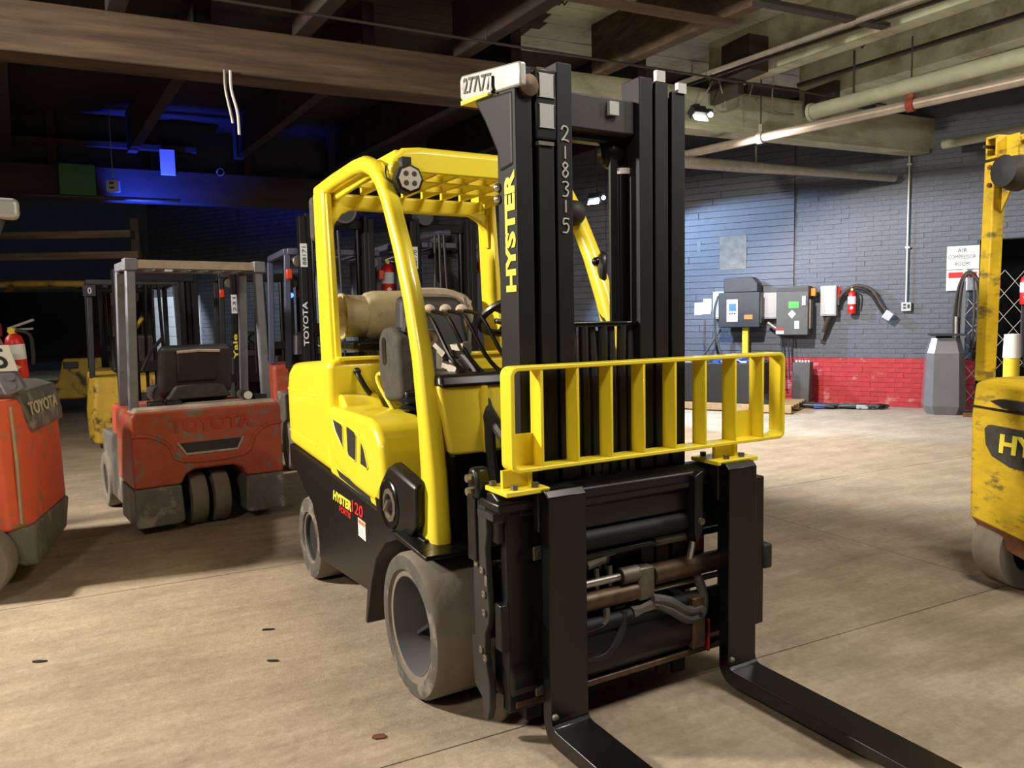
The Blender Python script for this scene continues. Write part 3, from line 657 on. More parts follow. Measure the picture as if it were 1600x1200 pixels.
# yellow counterweight and hood
cwt = hp('counterweight', HB().prism([(-1.965, .722), (-1.975, 1.06), (-1.93, 1.17), (-1.84, 1.215), (-1.7, 1.225), (-1.1, 1.26), (-1.1, .675)], 'y', .55, 2 * YC - .55), 'yellow', bevel=.05, seg=4)
for z0, z1 in ((1.062, 1.052), (.815, .79)):
    for y, s in ((.5505, 1), (2 * YC - .5505, -1)):
        hp('groove', HB().bar((-1.93, y, z0), (-1.36, y, z1), .004, .010), 'yellow_matte', cwt)
hp('cover_rim', HB().bar((-1.1, .50, 1.262), (-1.1, 2 * YC - .5, 1.262), .05, .02, (0, 0, 1)), 'yellow', bevel=.006)
hp('side_panel', HB().prism([(-1.12, .68), (-.456, .64), (-.36, .66), (-.40, .86), (-1.12, 1.0)], 'y', .552, 2 * YC - .552), 'yellow', bevel=.02)
def hump(y):
    o = hp('fuel_side_hump', HB().prism([(-1.14, .90), (-1.10, .83), (-1.02, .765), (-.9, .715), (-.72, .685), (-.5, .668), (-.33, .662), (-.315, .80), (-.335, .93), (-.40, 1.0), (-.50, 1.028), (-1.08, 1.03), (-1.14, .99)], 'y', y(.565), y(.31)), 'yellow', bevel=.035, seg=4)
    ys = y(.5655); yb = y(.5672)
    vents = [[(-.995, .978), (-.85, .966), (-.83, .955), (-.835, .852), (-.86, .862), (-.95, .92)], [(-.765, .968), (-.655, .952), (-.632, .935), (-.648, .82), (-.675, .815), (-.755, .825), (-.772, .845), (-.775, .95)], [(-.575, .925), (-.53, .89), (-.488, .812), (-.5, .803), (-.59, .812)]]
    for vpts in vents:
        hp('vent', HB().prism(vpts, 'y', y(.55), yb), 'grille_mesh', o)
        hp('vent_rim', HB().tube([(a, ys, b) for a, b in vpts + vpts[:1]], .005, 6), 'yellow_matte', o)
    s = [(-1.03, .733), (-.985, .738), (-.515, .69), (-.508, .672), (-.52, .666), (-.97, .70)]
    sl = hp('lower_slot', HB().prism([(-1.0, .722), (-.53, .686), (-.512, .672), (-.515, .655), (-.95, .692)], 'y', y(.545), y(.5545)), 'grille_mesh')
both(hump)
hp('seat_deck', HB().box(-1.12, -.30, YC - .3, YC + .3, .64, 1.0), 'yellow', bevel=.03)
hp('deck_edge_ridge', HB().prism([(-1.13, 1.0), (-1.13, 1.09), (-1.05, 1.075), (-.95, 1.0)], 'y', .50, .3), 'yellow', bevel=.012)
t = hp('hood_latch', HB().tube([(-1.095, .40, 1.19), (-1.06, .40, 1.17), (-1.04, .38, 1.12), (-1.05, .35, 1.08)], .014, 8, smooth=3), 'black'); hp('latch_knob', HB().sphere((-1.09, .40, 1.195), .02), 'black', t)
hp('seat_cable', HB().tube([(-.75, .33, 1.17), (-.92, .34, 1.19), (-.93, .35, 1.15), (-.82, .34, 1.06), (-.78, .33, 1.02)], .010, 8, smooth=4), 'yellow_matte')
hp('cable_well', HB().lathe([(.09, 1.001), (.08, 1.004), (.06, .992), (0, .99)], (-.78, .30, 0), 'z', 20), 'yellow_matte')
# hexagonal lamp / filler housing at the fender
hx = [(-.43, .70), (-.405, .63), (-.27, .585), (-.02, .615), (.03, .66), (.035, .82), (-.21, .86), (-.26, .85)]
o = hp('side_housing', HB().loft([[(x, .565, z) for x, z in hx], [(x - .005, .515, z + .02) for x, z in hx]]), 'black', bevel=.012)
hp('round_opening', HB().lathe([(.105, .568), (.1, .572), (.088, .57), (.085, .545), (0, .545)], (-.245, 0, .70), 'y', 24), 'black_gloss', o)
hp('filler_gear', HB().lathe([(.07, .55), (.07, .572), (.05, .574), (.045, .566), (0, .566)], (-.235, 0, .70), 'y', 10), 'steel_dull', o, smooth=20)
hp('filler_cap', HB().bar((-.265, .576, .675), (-.215, .576, .725), .02, .012), 'steel', o)
# overhead guard
pz = [(-1.50, .80), (-1.49, 1.24), (-1.40, 2.06), (-1.36, 2.13), (-1.2, 2.17)]
def post(y):
    hp('guard_rear_post', HB().hexa([(-1.33, y(.515), .80), (-1.12, y(.515), .84), (-1.12, y(.468), .84), (-1.33, y(.468), .80), (-1.41, y(.505), 2.13), (-1.235, y(.505), 2.13), (-1.235, y(.468), 2.13), (-1.41, y(.468), 2.13)]), 'yellow', bevel=.02, seg=3)
    hp('post_channel', HB().hexa([(-1.12, y(.495), .86), (-1.095, y(.495), .86), (-1.095, y(.462), .86), (-1.12, y(.462), .86), (-1.235, y(.49), 2.10), (-1.21, y(.49), 2.10), (-1.21, y(.462), 2.10), (-1.235, y(.462), 2.10)]), 'yellow', bevel=.006)
    leg = [(-1.40, y(.465), 2.13), (-1.1, y(.465), 2.145), (-.78, y(.465), 2.152), (-.65, y(.465), 2.145), (-.54, y(.465), 2.105), (-.455, y(.465), 2.04), (-.375, y(.465), 1.94), (-.25, y(.468), 1.73), (-.155, y(.47), 1.53), (-.072, y(.474), 1.30), (-.012, y(.478), 1.05), (.022, y(.48), .86), (.035, y(.482), .60)]
    rings = []; P = [Vector(a) for a in leg]
    for i, p in enumerate(P):
        d = (P[min(i + 1, len(P) - 1)] - P[max(i - 1, 0)]).normalized(); a = Vector((0, 1, 0)); b = d.cross(a).normalized()
        wd_ = .036 + max(0, i - 9) * .003; dp = .036 + max(0, i - 6) * .004 + max(0, i - 10) * .008
        rings.append([p + a * (math.copysign(abs(math.cos(k)) ** .7, math.cos(k)) * wd_) + b * (math.copysign(abs(math.sin(k)) ** .7, math.sin(k)) * dp) for k in [2 * math.pi * j / 16 for j in range(16)]])
    hp('guard_front_leg', HB().loft(rings), 'yellow', smooth=60)
    hp('guard_inner_rail', HB().bar((-1.30, y(.432), 2.09), (-.62, y(.432), 2.125), .025, .05), 'yellow', bevel=.008)
    hp('leg_foot', HB().box(-.14, .06, y(.545), y(.425), .585, .62), 'black', bevel=.004)
both(post)
hp('guard_front_panel', HB().loft([[(-.46, y_, z_) for y_, z_ in ((.45, 2.10), (.43, 2.15), (.38, 2.19), (.3, 2.2), (YC * 2 - .3, 2.2), (YC * 2 - .38, 2.19), (YC * 2 - .43, 2.15), (YC * 2 - .45, 2.10), (YC * 2 - .40, 2.10), (.40, 2.10))], [(-.42, y_, z_) for y_, z_ in ((.45, 2.06), (.44, 2.12), (.38, 2.165), (.3, 2.175), (YC * 2 - .3, 2.175), (YC * 2 - .38, 2.165), (YC * 2 - .44, 2.12), (YC * 2 - .45, 2.06), (YC * 2 - .40, 2.075), (.40, 2.075))]]), 'yellow', bevel=.012)
hp('guard_rear_crossmember', HB().box(-1.31, -1.24, 2 * YC - .45, .45, 2.03, 2.11), 'yellow', bevel=.015)
for s_, y_ in ((1, .455), (-1, 2 * YC - .455)):
    hp('corner_gusset', HB().prism([(y_, 2.04), (y_ - .13 * s_, 2.04), (y_ - .05 * s_, 2.0), (y_ - .012 * s_, 1.95), (y_, 1.85)], 'x', -1.29, -1.235), 'yellow', bevel=.006)
for k in range(8):
    y_ = .40 - k * (.8 / 7)
    hp('roof_bar', HB().box(-1.25, -.45, y_ - .012, y_ + .012, 2.105, 2.175), 'yellow', bevel=.004)
for x_ in (-.72, -.98): hp('roof_crossbar', HB().box(x_ - .015, x_ + .015, 2 * YC - .39, .39, 2.10, 2.125), 'yellow')
hp('tail_lamp', HB().box(-1.50, -1.42, .39, .505, 1.88, 2.12), 'dusty_black', bevel=.025)
wl_ = hp('work_lamp', HB().lathe([(0, -.40), (.05, -.40), (.062, -.385), (.062, -.335), (.052, -.33), (0, -.33)], (0, .395, 2.035), 'x', 8), 'black', smooth=20)
hp('lamp_lens', HB().lathe([(.05, -.334), (.05, -.327), (0, -.325)], (0, .395, 2.035), 'x', 8), 'lens', wl_)
for a, b in ((-.018, -.018), (.018, -.018), (-.018, .02), (.018, .02)): hp('led', HB().lathe([(.012, -.327), (.01, -.323), (0, -.323)], (0, .395 + a, 2.035 + b), 'x', 8), 'dusty_black', wl_)
hp('lamp_bracket', HB().box(-.41, -.36, .375, .415, 2.08, 2.13), 'black', wl_)
hp('lamp_wire', HB().tube([(-.39, .44, 2.02), (-.41, .47, 2.05), (-.43, .46, 2.10)], .004, 6, smooth=3), 'black', wl_)
# second dark lamp on the far leg (a mushroom mirror) and grab handle
hp('grab_handle', HB().tube([(-.24, 2 * YC - .50, 1.70), (-.205, 2 * YC - .50, 1.72), (-.17, 2 * YC - .47, 1.70), (-.165, 2 * YC - .46, 1.5), (-.11, 2 * YC - .455, 1.42), (-.08, 2 * YC - .455, 1.36)], .022, 10, smooth=4), 'black')
for z_ in (1.70, 1.40): hp('handle_bolt', HB().sphere((-.19 + (1.7 - z_) * .3, 2 * YC - .45, z_), .022), 'black_gloss')
hp('far_lamp', HB().sphere((-.30, 2 * YC - .40, 1.93), .06, (1, 1, 1)), 'black_matte')
# floor and cowl
hp('floor_plate', HB().box(-.32, .06, 2 * YC - .42, .42, .60, .64), 'black_gloss')
hp('front_cowl', HB().hexa([(-.02, .44, .93), (.06, .42, .93), (.06, 2 * YC - .42, .93), (-.02, 2 * YC - .44, .93), (-.10, .46, 1.2), (.04, .46, 1.2), (.04, 2 * YC - .46, 1.2), (-.10, 2 * YC - .46, 1.2)]), 'yellow_matte', bevel=.012)
hp('cowl_rib', HB().box(.03, .062, .26, .28, .93, 1.19), 'yellow_matte')
hp('cowl_lower', HB().box(-.04, .03, 2 * YC - .42, .42, .62, .935), 'black_gloss')
hp('leg_side_plate', HB().prism([(.02, .62), (.1, .62), (.08, .93), (.02, .95)], 'y', .43, .415), 'black_gloss')
hp('dash_top', HB().hexa([(-.24, .46, 1.19), (.06, .46, 1.19), (.06, 2 * YC - .46, 1.19), (-.24, 2 * YC - .46, 1.19), (-.20, .45, 1.24), (.03, .45, 1.24), (.03, 2 * YC - .45, 1.24), (-.20, 2 * YC - .45, 1.24)]), 'black', bevel=.018, seg=3)
hp('instrument_pod', HB().prism([(-.22, 1.24), (.02, 1.24), (-.06, 1.36), (-.2, 1.42)], 'y', .02, -.28), 'vinyl', bevel=.015)
# levers
for k, yy in enumerate((.34, .26, .18, .10)):
    lv = hp('hydraulic_lever', HB().tube([(-.02, yy - .03, 1.23), (-.10, yy, 1.30), (-.27, yy, 1.45), (-.34, yy, 1.475), (-.45, yy + .01, 1.49)], .009, 8, smooth=4), 'black_gloss')
    hp('lever_knob', HB().sphere((-.46, yy + .01, 1.495), .03, (1.3, .8, .8)), 'dusty_lit_rim', lv)
# steering wheel
sw = Vector((-.30, -.07, 1.46)); ax = Vector((-.5, 0, .86)).normalized(); a1 = Vector((0, 1, 0)); a2 = ax.cross(a1)
st = hp('steering_wheel', HB().tube([sw + (a1 * math.cos(R(k * 15)) + a2 * math.sin(R(k * 15))) * .155 for k in range(25)], .017, 8), 'black')
for k in (90, 210, 330): hp('wheel_spoke', HB().bar(sw, sw + (a1 * math.cos(R(k)) + a2 * math.sin(R(k))) * .15, .03, .012, ax), 'black', st)
hp('steering_column', HB().cyl(sw, sw - ax * .28 + Vector((.05, 0, 0)), .03, 10), 'black', st); hp('column_lever', HB().tube([sw + Vector((.03, -.05, -.05)), sw + Vector((.05, .12, -.02))], .012, 8), 'steel_dull', st)
# brass gauge and hydraulic fittings with hoses to the mast
gz = Vector((-.30, .34, 1.37))
g_ = hp('pressure_gauge', HB().lathe([(0, .0), (.036, .0), (.042, .01), (.042, .05), (.036, .055), (.034, .05), (0, .05)], gz - Vector((.04, 0, 0)), 'x', 20), 'steel_dull')
hp('gauge_face', HB().lathe([(.034, .052), (0, .053)], gz - Vector((.04, 0, 0)), 'x', 16), 'tank', g_); hp('gauge_centre', HB().lathe([(.012, .053), (0, .058)], gz - Vector((.04, 0, 0)), 'x', 10), 'rust', g_)
ft = hp('valve_block', HB().box(-.27, -.2, .26, .33, 1.24, 1.33), 'steel_dull', bevel=.008)
for p0, p1, r_ in (((-.26, .33, 1.345), (-.20, .31, 1.30), .018), ((-.22, .27, 1.33), (-.13, .25, 1.33), .022), ((-.2, .32, 1.26), (-.10, .30, 1.24), .02), ((-.235, .30, 1.33), (-.10, .26, 1.20), .024), ((-.12, .27, 1.22), (-.06, .25, 1.15), .03)):
    hp('hose_fitting', HB().tube([p0, Vector(p0).lerp(Vector(p1), .45), Vector(p0).lerp(Vector(p1), .5), p1], [r_, r_, r_ * 1.35, r_ * 1.35], 6), 'steel_dull', ft, smooth=20)
hp('control_hose', HB().tube([(-.1, .26, 1.21), (.0, .25, 1.12), (.16, .26, 1.02), (.30, .27, .96), (.42, .27, .93)], .025, 10, smooth=5), 'hose')
hp('control_hose', HB().tube([(-.16, .25, 1.3), (-.05, .24, 1.22), (.06, .26, 1.08), (.12, .28, .9), (.2, .3, .72)], .021, 10, smooth=5), 'hose')
# seat
st = hp('seat_back', HB().hexa([(-.98, .26, 1.12), (-.82, .26, 1.12), (-.82, -.16, 1.12), (-.98, -.16, 1.12), (-1.02, .22, 1.58), (-.90, .22, 1.56), (-.90, -.11, 1.56), (-1.02, -.11, 1.58)]), 'black_matte', bevel=.04, seg=3)
hp('backrest_top', HB().tube([(-.97, .18, 1.572), (-.97, .05, 1.583), (-.96, -.08, 1.572), (-.95, -.17, 1.52)], .032, 8, smooth=3), 'dusty_lit_rim', st)
hp('seat_cushion', HB().box(-.90, -.42, -.16, .26, 1.08, 1.2), 'black_matte', bevel=.04, seg=3)
hp('seat_rail', HB().box(-.92, -.4, -.1, .2, .99, 1.09), 'black')
hp('seat_post_bar', HB().tube([(-.86, -.12, 1.2), (-.86, -.13, 1.45), (-.9, -.12, 1.56)], .012, 8), 'steel_dull')
arm = hp('hip_restraint', HB().prism([(-.79, 1.06), (-.57, 1.09), (-.60, 1.36), (-.68, 1.42), (-.80, 1.42), (-.86, 1.37), (-.87, 1.2)], 'y', .37, .29), 'dusty_black', bevel=.03, seg=3)
hp('restraint_slot', HB().prism(rrect(-.795, -.745, 1.24, 1.37, .022), 'y', .373, .36), 'black', arm)
hp('restraint_stay', HB().tube([(-.65, .30, 1.40), (-.62, .29, 1.5), (-.66, .29, 1.56)], [.03, .018, .016], 8), 'dusty_black', arm)
hp('bellows', HB().lathe([(.05, 1.0), (.075, 1.01), (.05, 1.03), (.08, 1.045), (.055, 1.065), (.085, 1.08), (.06, 1.1), (0, 1.1)], (-.60, .29, 0), 'z', 14), 'black', arm)
hp('restraint_base', HB().obox((-.64, .31, 1.09), (.16, .08, .05), (0, R(-12), 0)), 'black', arm, bevel=.01)
# gas bottle bracket
hp('bottle_cradle', HB().bar((-1.4, .34, 1.315), (-1.4, -.3, 1.315), .3, .05), 'black', bevel=.012)
hp('cradle_stand', HB().box(-1.5, -1.3, -.05, .12, 1.2, 1.3), 'black')

qm = lambda p: (p[0] - .12, -((p[1] - .06) * 1.03 - .03), 1.45 + (p[2] - 1.45) * 1.05)  # mast pushed back along the line of sight, heights scaled about camera height
def MBm(): return MB(qm)
# mast: three nested channel pairs
ZT = 2.24
def rails(y, s):
    def chan(nm, y0, y1, x0, x1, z0, z1, m='mast_black'):
        # I section: rear flange, web, front flange
        yy0, yy1 = y(y0), y(y1); t_ = .02
        hp(nm, MBm().prism([(x0, yy1), (x0, yy0), (x1, yy0), (x1, yy1), (x1 - t_, yy1), (x1 - t_, y(y0 - .018)), (x0 + t_, y(y0 - .018)), (x0 + t_, yy1)], 'z', z0, z1), m, bevel=.004)
    chan('outer_rail', .42, .357, .442, .570, .10, ZT)
    chan('middle_rail', .335, .276, .44, .575, .12, 2.0 if s > 0 else 2.26)
    hp('inner_rail', MBm().box(.47, .575, y(.263), y(.203), .16, 2.27), 'mast_black', bevel=.004)
    hp('rail_gap_shade', MBm().box(.46, .5, y(.36), y(.26), .14, 2.18), 'black')  # black filler added for the shade in the gap between rails
    if s < 0: return
    o = hp('roller_bracket', MBm().box(.50, .576, y(.345), y(.266), 2.02, 2.24), 'black', bevel=.005)
    for z_ in (2.055, 2.15): hp('wear_pad', MBm().prism(rrect(y(.332), y(.279), z_, z_ + .075, .006) if s > 0 else rrect(y(.279), y(.332), z_, z_ + .075, .006), 'x', .574, .580), 'silver' if s > 0 else 'black_matte', o)
    hp('rail_stop', MBm().box(.56, .582, y(.34), y(.28), 2.0, 2.012), 'steel_dull')
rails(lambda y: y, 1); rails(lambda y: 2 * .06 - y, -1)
for z_ in (1.86, 1.90): hp('bright_bolt', HB().sphere((.328, .345, z_), .016), 'steel')
hp('top_pad', MBm().box(.56, .577, -.20, -.16, 2.262, 2.30), 'silver'); hp('top_pad', MBm().box(.56, .577, -.30, -.26, 2.235, 2.27), 'silver')
hp('mast_crossmember', MBm().box(.45, .55, 2 * .06 - .20, .20, 2.075, 2.19), 'black_matte', bevel=.006)
hp('inner_crossmember', MBm().box(.44, .50, -.10, .22, 2.05, 2.18), 'black', bevel=.01)
hp('chain_pulley', MBm().lathe([(0, .46), (.05, .46), (.055, .49), (.02, .51), (0, .51)], (0, -.03, 2.02), 'x', 18), 'black_gloss')
hp('crown_pad', MBm().box(.55, .566, -.0, .04, 2.13, 2.175), 'silver')
# big side gusset with the silver tie plate carrying painted numerals
def gus(y, s):
    o = hp('tie_plate', MBm().prism([(.20, 2.30), (.185, 2.285), (.186, 2.225), (.21, 2.205), (.25, 2.205), (.61, 2.165), (.62, 2.165), (.62, 2.235), (.60, 2.24)], 'y', y(.43), y(.405)), 'silver', bevel=.006)
    hp('plate_return', MBm().prism([(.19, 2.20), (.40, 2.185), (.40, 2.195), (.19, 2.215)], 'y', y(.43), y(.30)), 'yellow_matte', o)
    hp('rear_tie_bar', MBm().box(.19, .24, .06, y(.41), 2.2, 2.29), 'silver', o)
    hp('gusset', MBm().prism([(.27, 2.20), (.56, 2.17), (.56, 1.93), (.46, 1.92), (.442, 1.99), (.36, 2.1)], 'y', y(.425), y(.37)), 'mast_black', bevel=.018, seg=3)
    if s > 0: hp('roller_boss', MBm().lathe([(0, .54), (.034, .54), (.038, .56), (.034, .585), (0, .59)], (0, y(.372), 2.18), 'x', 16), 'oily_steel', o)
    return o
tp = gus(lambda y: y, 1)
ln = lambda name, s, m, p0, p1, hgt, par, **k: text(name, s, m, q(p0), Vector(q(p1)) - Vector(q(p0)), (0, 0, 1), hgt, par, width=(Vector(p1) - Vector(p0)).length, **k)
dv = (Vector(qm((.425, .4315, 2.193))) - Vector(qm((.215, .4315, 2.228))))
text('plate_number', '277\\77', 'plate_ink', qm((.218, .4315, 2.232)), dv, (0.03, 0, 1), .056, tp, width=.215, bold=.01)
hp('plate_weld', MBm().tube([(.44, .432, 2.235), (.44, .433, 2.20), (.45, .433, 2.185)], .01, 6), 'black', tp)
text('brand_lettering', 'HYSTER', 'yellow_text', qm((.562, .4212, 1.535)), (0, 0, 1), (-1, 0, 0), .07, hy, width=.405, bold=.045, depth=.002)
# chalk numerals on the inner rail
DIG = {'2': [[(.05, .75), (.3, 1), (.8, .95), (.85, .7), (.45, .3), (.1, .05), (.3, .12), (.95, .03)]], '1': [[(.5, 1), (.5, 0)]], '8': [[(.75, .85), (.5, 1), (.2, .8), (.5, .55), (.85, .3), (.5, 0), (.15, .25), (.5, .55), (.8, .8), (.72, .9)]],
       '3': [[(.1, .95), (.6, 1), (.85, .8), (.5, .55), (.85, .35), (.6, .03), (.1, .05)]], '5': [[(.9, .97), (.25, .97), (.2, .6), (.6, .65), (.85, .4), (.6, .05), (.1, .05)]]}
for ch, z_ in zip('218315', (2.02, 1.965, 1.905, 1.843, 1.792, 1.725)):
    strokes('chalk_numeral', DIG[ch], 'chalk', qm((.5765, .25, z_)), (0, 1, 0), (0, 0, 1), .05 if ch != '1' else .042, .032, .003, hy)
# lift cylinder, hoses and chains in the mast bay
hp('lift_cylinder', MBm().cyl((.49, .06, .15), (.49, .06, 1.40), .06, 18), 'black_gloss')
hp('hose_crossplate', MBm().box(.44, .56, -.10, .205, 1.415, 1.432), 'black_gloss', bevel=.004)
for k in range(7): hp('mast_hose', MBm().tube([(.53 + .015 * (k % 2), .19 - k * .042, 1.42), (.545, .185 - k * .04, 1.2), (.54, .18 - k * .04, .9), (.53, .18 - k * .04, .6)], .017, 8, smooth=3), 'hose')
for y_ in (-.04, .03): hp('lift_chain', MBm().bar((.5, y_ - .05, 1.43), (.5, y_ - .05, 2.05), .03, .012), 'black')
hp('free_lift_cylinder', MBm().cyl((.47, -.085, 1.43), (.47, -.085, 1.95), .042, 16), 'black_gloss')
hp('cylinder_cap', MBm().cyl((.47, -.085, 1.95), (.47, -.085, 1.97), .048, 16), 'white')
# load guard
A, Bq = .434, -.847; zb, ztp = .942, 1.292
outer = rrect(Bq, A, zb, ztp, .03, 5); inner = rrect(Bq + .014, A - .014, zb + .014, ztp - .014, .018, 5)
mb = HB(); n_ = len(outer)
ro = [[mb._v((x, y_, z_)) for y_, z_ in P_] for x in (.475, .55) for P_ in (outer, inner)]
for i in range(n_):
    j = (i + 1) % n_
    mb._f([ro[0][i], ro[0][j], ro[2][j], ro[2][i]]); mb._f([ro[1][i], ro[3][i], ro[3][j], ro[1][j]]); mb._f([ro[2][i], ro[2][j], ro[3][j], ro[3][i]]); mb._f([ro[0][i], ro[1][i], ro[1][j], ro[0][j]])
fr = hp('load_guard_frame', mb, 'yellow', bevel=.003, seg=1)
for y_ in (.314, .170, .027, -.118, -.266, -.416, -.572, -.722): hp('guard_bar', HB().box(.476, .548, y_ - .005, y_ + .005, zb + .012, ztp - .012), 'yellow', fr, bevel=.002, seg=1)
for y0_, y1_ in ((.42, .318), (-.577, -.72)): hp('guard_corner_plate', HB().box(.478, .49, y1_, y0_, zb + .012, zb + .12), 'yellow', fr)
for y0_, y1_ in ((.475, .31), (-.448, -.66)):
    ft = hp('guard_foot', HB().box(.43, .58, y1_, y0_, .875, .892), 'yellow', bevel=.003)
    yc_ = (y0_ + y1_) / 2 + .01
    hp('foot_upright', HB().box(.50, .515, yc_ - .06, yc_ + .05, .89, .95), 'yellow', ft); hp('foot_web', HB().box(.45, .53, yc_ - .055, yc_ - .043, .89, .95), 'yellow', ft)
    for a, b in ((.555, .03), (.555, -.05), (.455, .055), (.455, -.06)): hp('hex_bolt', HB().tube([(a, yc_ + b, .892), (a, yc_ + b, .908)], .013, 6), 'steel_dull', ft, smooth=0)
# carriage and fork positioner
hp('carriage_top_bar', HB().prism([(.40, .70), (.40, .865), (.47, .875), (.52, .85), (.52, .79), (.50, .78), (.50, .70)], 'y', .47, -.63), 'black', bevel=.008)
hp('carriage_lip', HB().box(.50, .53, -.60, .44, .80, .815), 'black_gloss')
hp('upper_shaft', HB().cyl((.48, .40, .655), (.48, -.62, .655), .04, 16), 'mast_black')
hp('carriage_mid_ridge', HB().box(.42, .50, -.60, .43, .585, .61), 'black', bevel=.01)
hp('lower_bar', HB().prism([(.40, .15), (.50, .15), (.53, .19), (.53, .25), (.50, .32), (.40, .32)], 'y', .44, -.57), 'black', bevel=.012)
hp('lower_lip', HB().box(.49, .52, -.55, .42, .128, .15), 'oily_steel', bevel=.004)
hp('lower_bar', HB().cyl((.48, .4, .33), (.48, -.6, .33), .035, 12), 'mast_black')
hp('carriage_back_plate', HB().box(.36, .40, -.52, .45, .34, .60), 'black_matte')
# left end plates
wavy = [(.38, .845), (.455, .825), (.465, .74), (.45, .68), (.46, .55), (.47, .47), (.46, .42), (.435, .38), (.43, .30), (.46, .20), (.46, .12), (.44, .07), (.41, .07), (.40, .14), (.36, .17), (.345, .3), (.345, .34), (.37, .35), (.37, .62), (.345, .64), (.345, .82)]
ep = hp('end_plate', HB().prism([(x - .012 if x < .4 else x, z) for x, z in wavy], 'y', .49, .465), 'end_plate_lit', bevel=.004)
for x_, z_ in ((.39, .615), (.43, .60), (.44, .52), (.44, .455), (.41, .315), (.44, .295)): hp('plate_bolt', HB().lathe([(.014, .49), (.014, .496), (.008, .498), (0, .494)], (x_, 0, z_), 'y', 8), 'steel_dull', ep)
hp('end_plate', HB().box(.34, .40, .45, .50, .62, .85), 'black', bevel=.004)
fp = hp('end_front_plate', HB().prism([(.445, .115), (.445, .79), (.425, .80), (.28, .80), (.28, .12)], 'x', .47, .515), 'black', bevel=.006)
for z_ in (.655, .178):
    b_ = hp('square_pad', HB().box(.515, .526, .298, .345, z_ - .024, z_ + .024), 'steel_dull', fp, bevel=.004); hp('pad_bolt', HB().cyl((.52, .322, z_), (.535, .322, z_), .015, 8), 'steel_dull', b_)
hp('end_front_block', HB().box(.48, .525, .44, .475, .34, .50), 'black', bevel=.005)
hp('inner_slider', HB().box(.44, .50, .20, .40, .12, .86), 'black', bevel=.006)
hp('top_slide', HB().box(.40, .55, .30, .49, .815, .85), 'black', bevel=.008); hp('top_slide', HB().box(.42, .53, .40, .5, .79, .815), 'black_matte')
br = hp('pin_bracket', HB().prism([(.35, .84), (.42, .84), (.42, .9), (.40, .945), (.36, .945), (.34, .9)], 'y', .50, .44), 'black', bevel=.012)
for z_ in (.91, .865): hp('bright_nut', HB().tube([(.38, .50, z_), (.38, .52, z_)], .014, 6), 'steel', br, smooth=0)
hp('copper_scrap', HB().box(.44, .455, .47, .49, .55, .585), 'copper_pipe')
# right end
hp('end_front_plate', HB().box(.47, .60, -.675, -.55, .22, .815), 'black', bevel=.006)
hp('end_lug', HB().box(.55, .61, -.715, -.67, .44, .54), 'black_matte', bevel=.01)
hp('fork_bracket', HB().prism([(-.40, .86), (-.40, .62), (-.37, .58), (-.36, .62), (-.36, .84)], 'x', .50, .55), 'black', bevel=.004); hp('pad_bolt', HB().cyl((.54, -.385, .665), (.562, -.385, .665), .014, 8), 'steel_dull')
hp('red_slide', HB().box(.50, .53, -.455, -.445, .13, .26), 'wall_red'); hp('fork_bracket', HB().box(.49, .54, -.42, -.36, .16, .36), 'oily_steel', bevel=.004); hp('pad_bolt', HB().cyl((.53, -.40, .315), (.553, -.40, .315), .013, 8), 'steel_dull')
hp('slide_wedge', HB().prism([(-.34, .62), (-.50, .47), (-.50, .62)], 'x', .42, .45), 'rust')
# positioner cylinders
cyb = hp('cylinder_block', HB().box(.44, .50, -.205, -.13, .385, .51), 'steel_dull', bevel=.008)
hp('positioner_cylinder', HB().cyl((.47, -.21, .465), (.47, -.62, .465), .040, 16), 'oily_steel'); hp('positioner_cylinder', HB().cyl((.47, .38, .42), (.47, -.13, .42), .036, 16), 'oily_steel')
hp('cylinder_rod', HB().cyl((.47, .36, .486), (.47, -.12, .486), .015, 12), 'steel'); hp('rod_gland', HB().cyl((.47, -.06, .486), (.47, -.14, .486), .032, 12), 'steel_dull')
hp('cylinder_rod', HB().cyl((.47, -.205, .405), (.47, -.62, .405), .012, 12), 'steel')
hp('oil_pipe', HB().tube([(.48, .38, .565), (.48, .02, .585), (.485, -.05, .60), (.48, -.12, .595), (.48, -.22, .60)], .012, 8, smooth=4), 'steel_dull')
hp('check_valve', HB().tube([(.48, -.21, .60), (.48, -.36, .598)], .022, 8), 'steel_dull'); hp('oil_pipe', HB().tube([(.48, -.35, .60), (.48, -.40, .60), (.48, -.41, .56), (.475, -.40, .50)], .014, 8, smooth=4), 'steel'); hp('oil_pipe', HB().tube([(.48, .1, .56), (.48, .02, .575)], .02, 8), 'steel_dull')
for z0_, yy in ((0, 0), (.03, .03)):
    hh = hp('spiral_hose', HB().tube([(.50, -.21, .36 + z0_ * .6), (.52, -.26, .335 + z0_), (.53, -.34, .285 + z0_), (.52, -.42, .29 + z0_), (.50, -.445, .36), (.47, -.43, .44)], .02, 10, smooth=8), 'charger_grey')
    hp('hose_ferrule', HB().tube([(.50, -.185, .365 + z0_ * .6), (.50, -.225, .355 + z0_ * .6)], .022, 8), 'steel_dull', hh)
hp('hose_fitting', HB().tube([(.49, -.10, .345), (.495, -.14, .35), (.5, -.19, .36)], [.026, .018, .022], 6), 'steel_dull')
hp('hydraulic_hose', HB().tube([(.5, .3, .25), (.52, .1, .225), (.52, .03, .24), (.51, -.03, .29), (.49, -.06, .36)], .018, 8, smooth=5), 'hose'); hp('hydraulic_hose', HB().tube([(.46, -.3, .40), (.47, -.4, .33), (.48, -.52, .32), (.48, -.58, .40), (.47, -.55, .5)], .018, 8, smooth=5), 'hose')
hp('oil_pipe', HB().tube([(.5, .3, .325), (.5, .08, .33), (.5, .03, .35), (.49, .02, .39)], .014, 8, smooth=4), 'steel_dull')
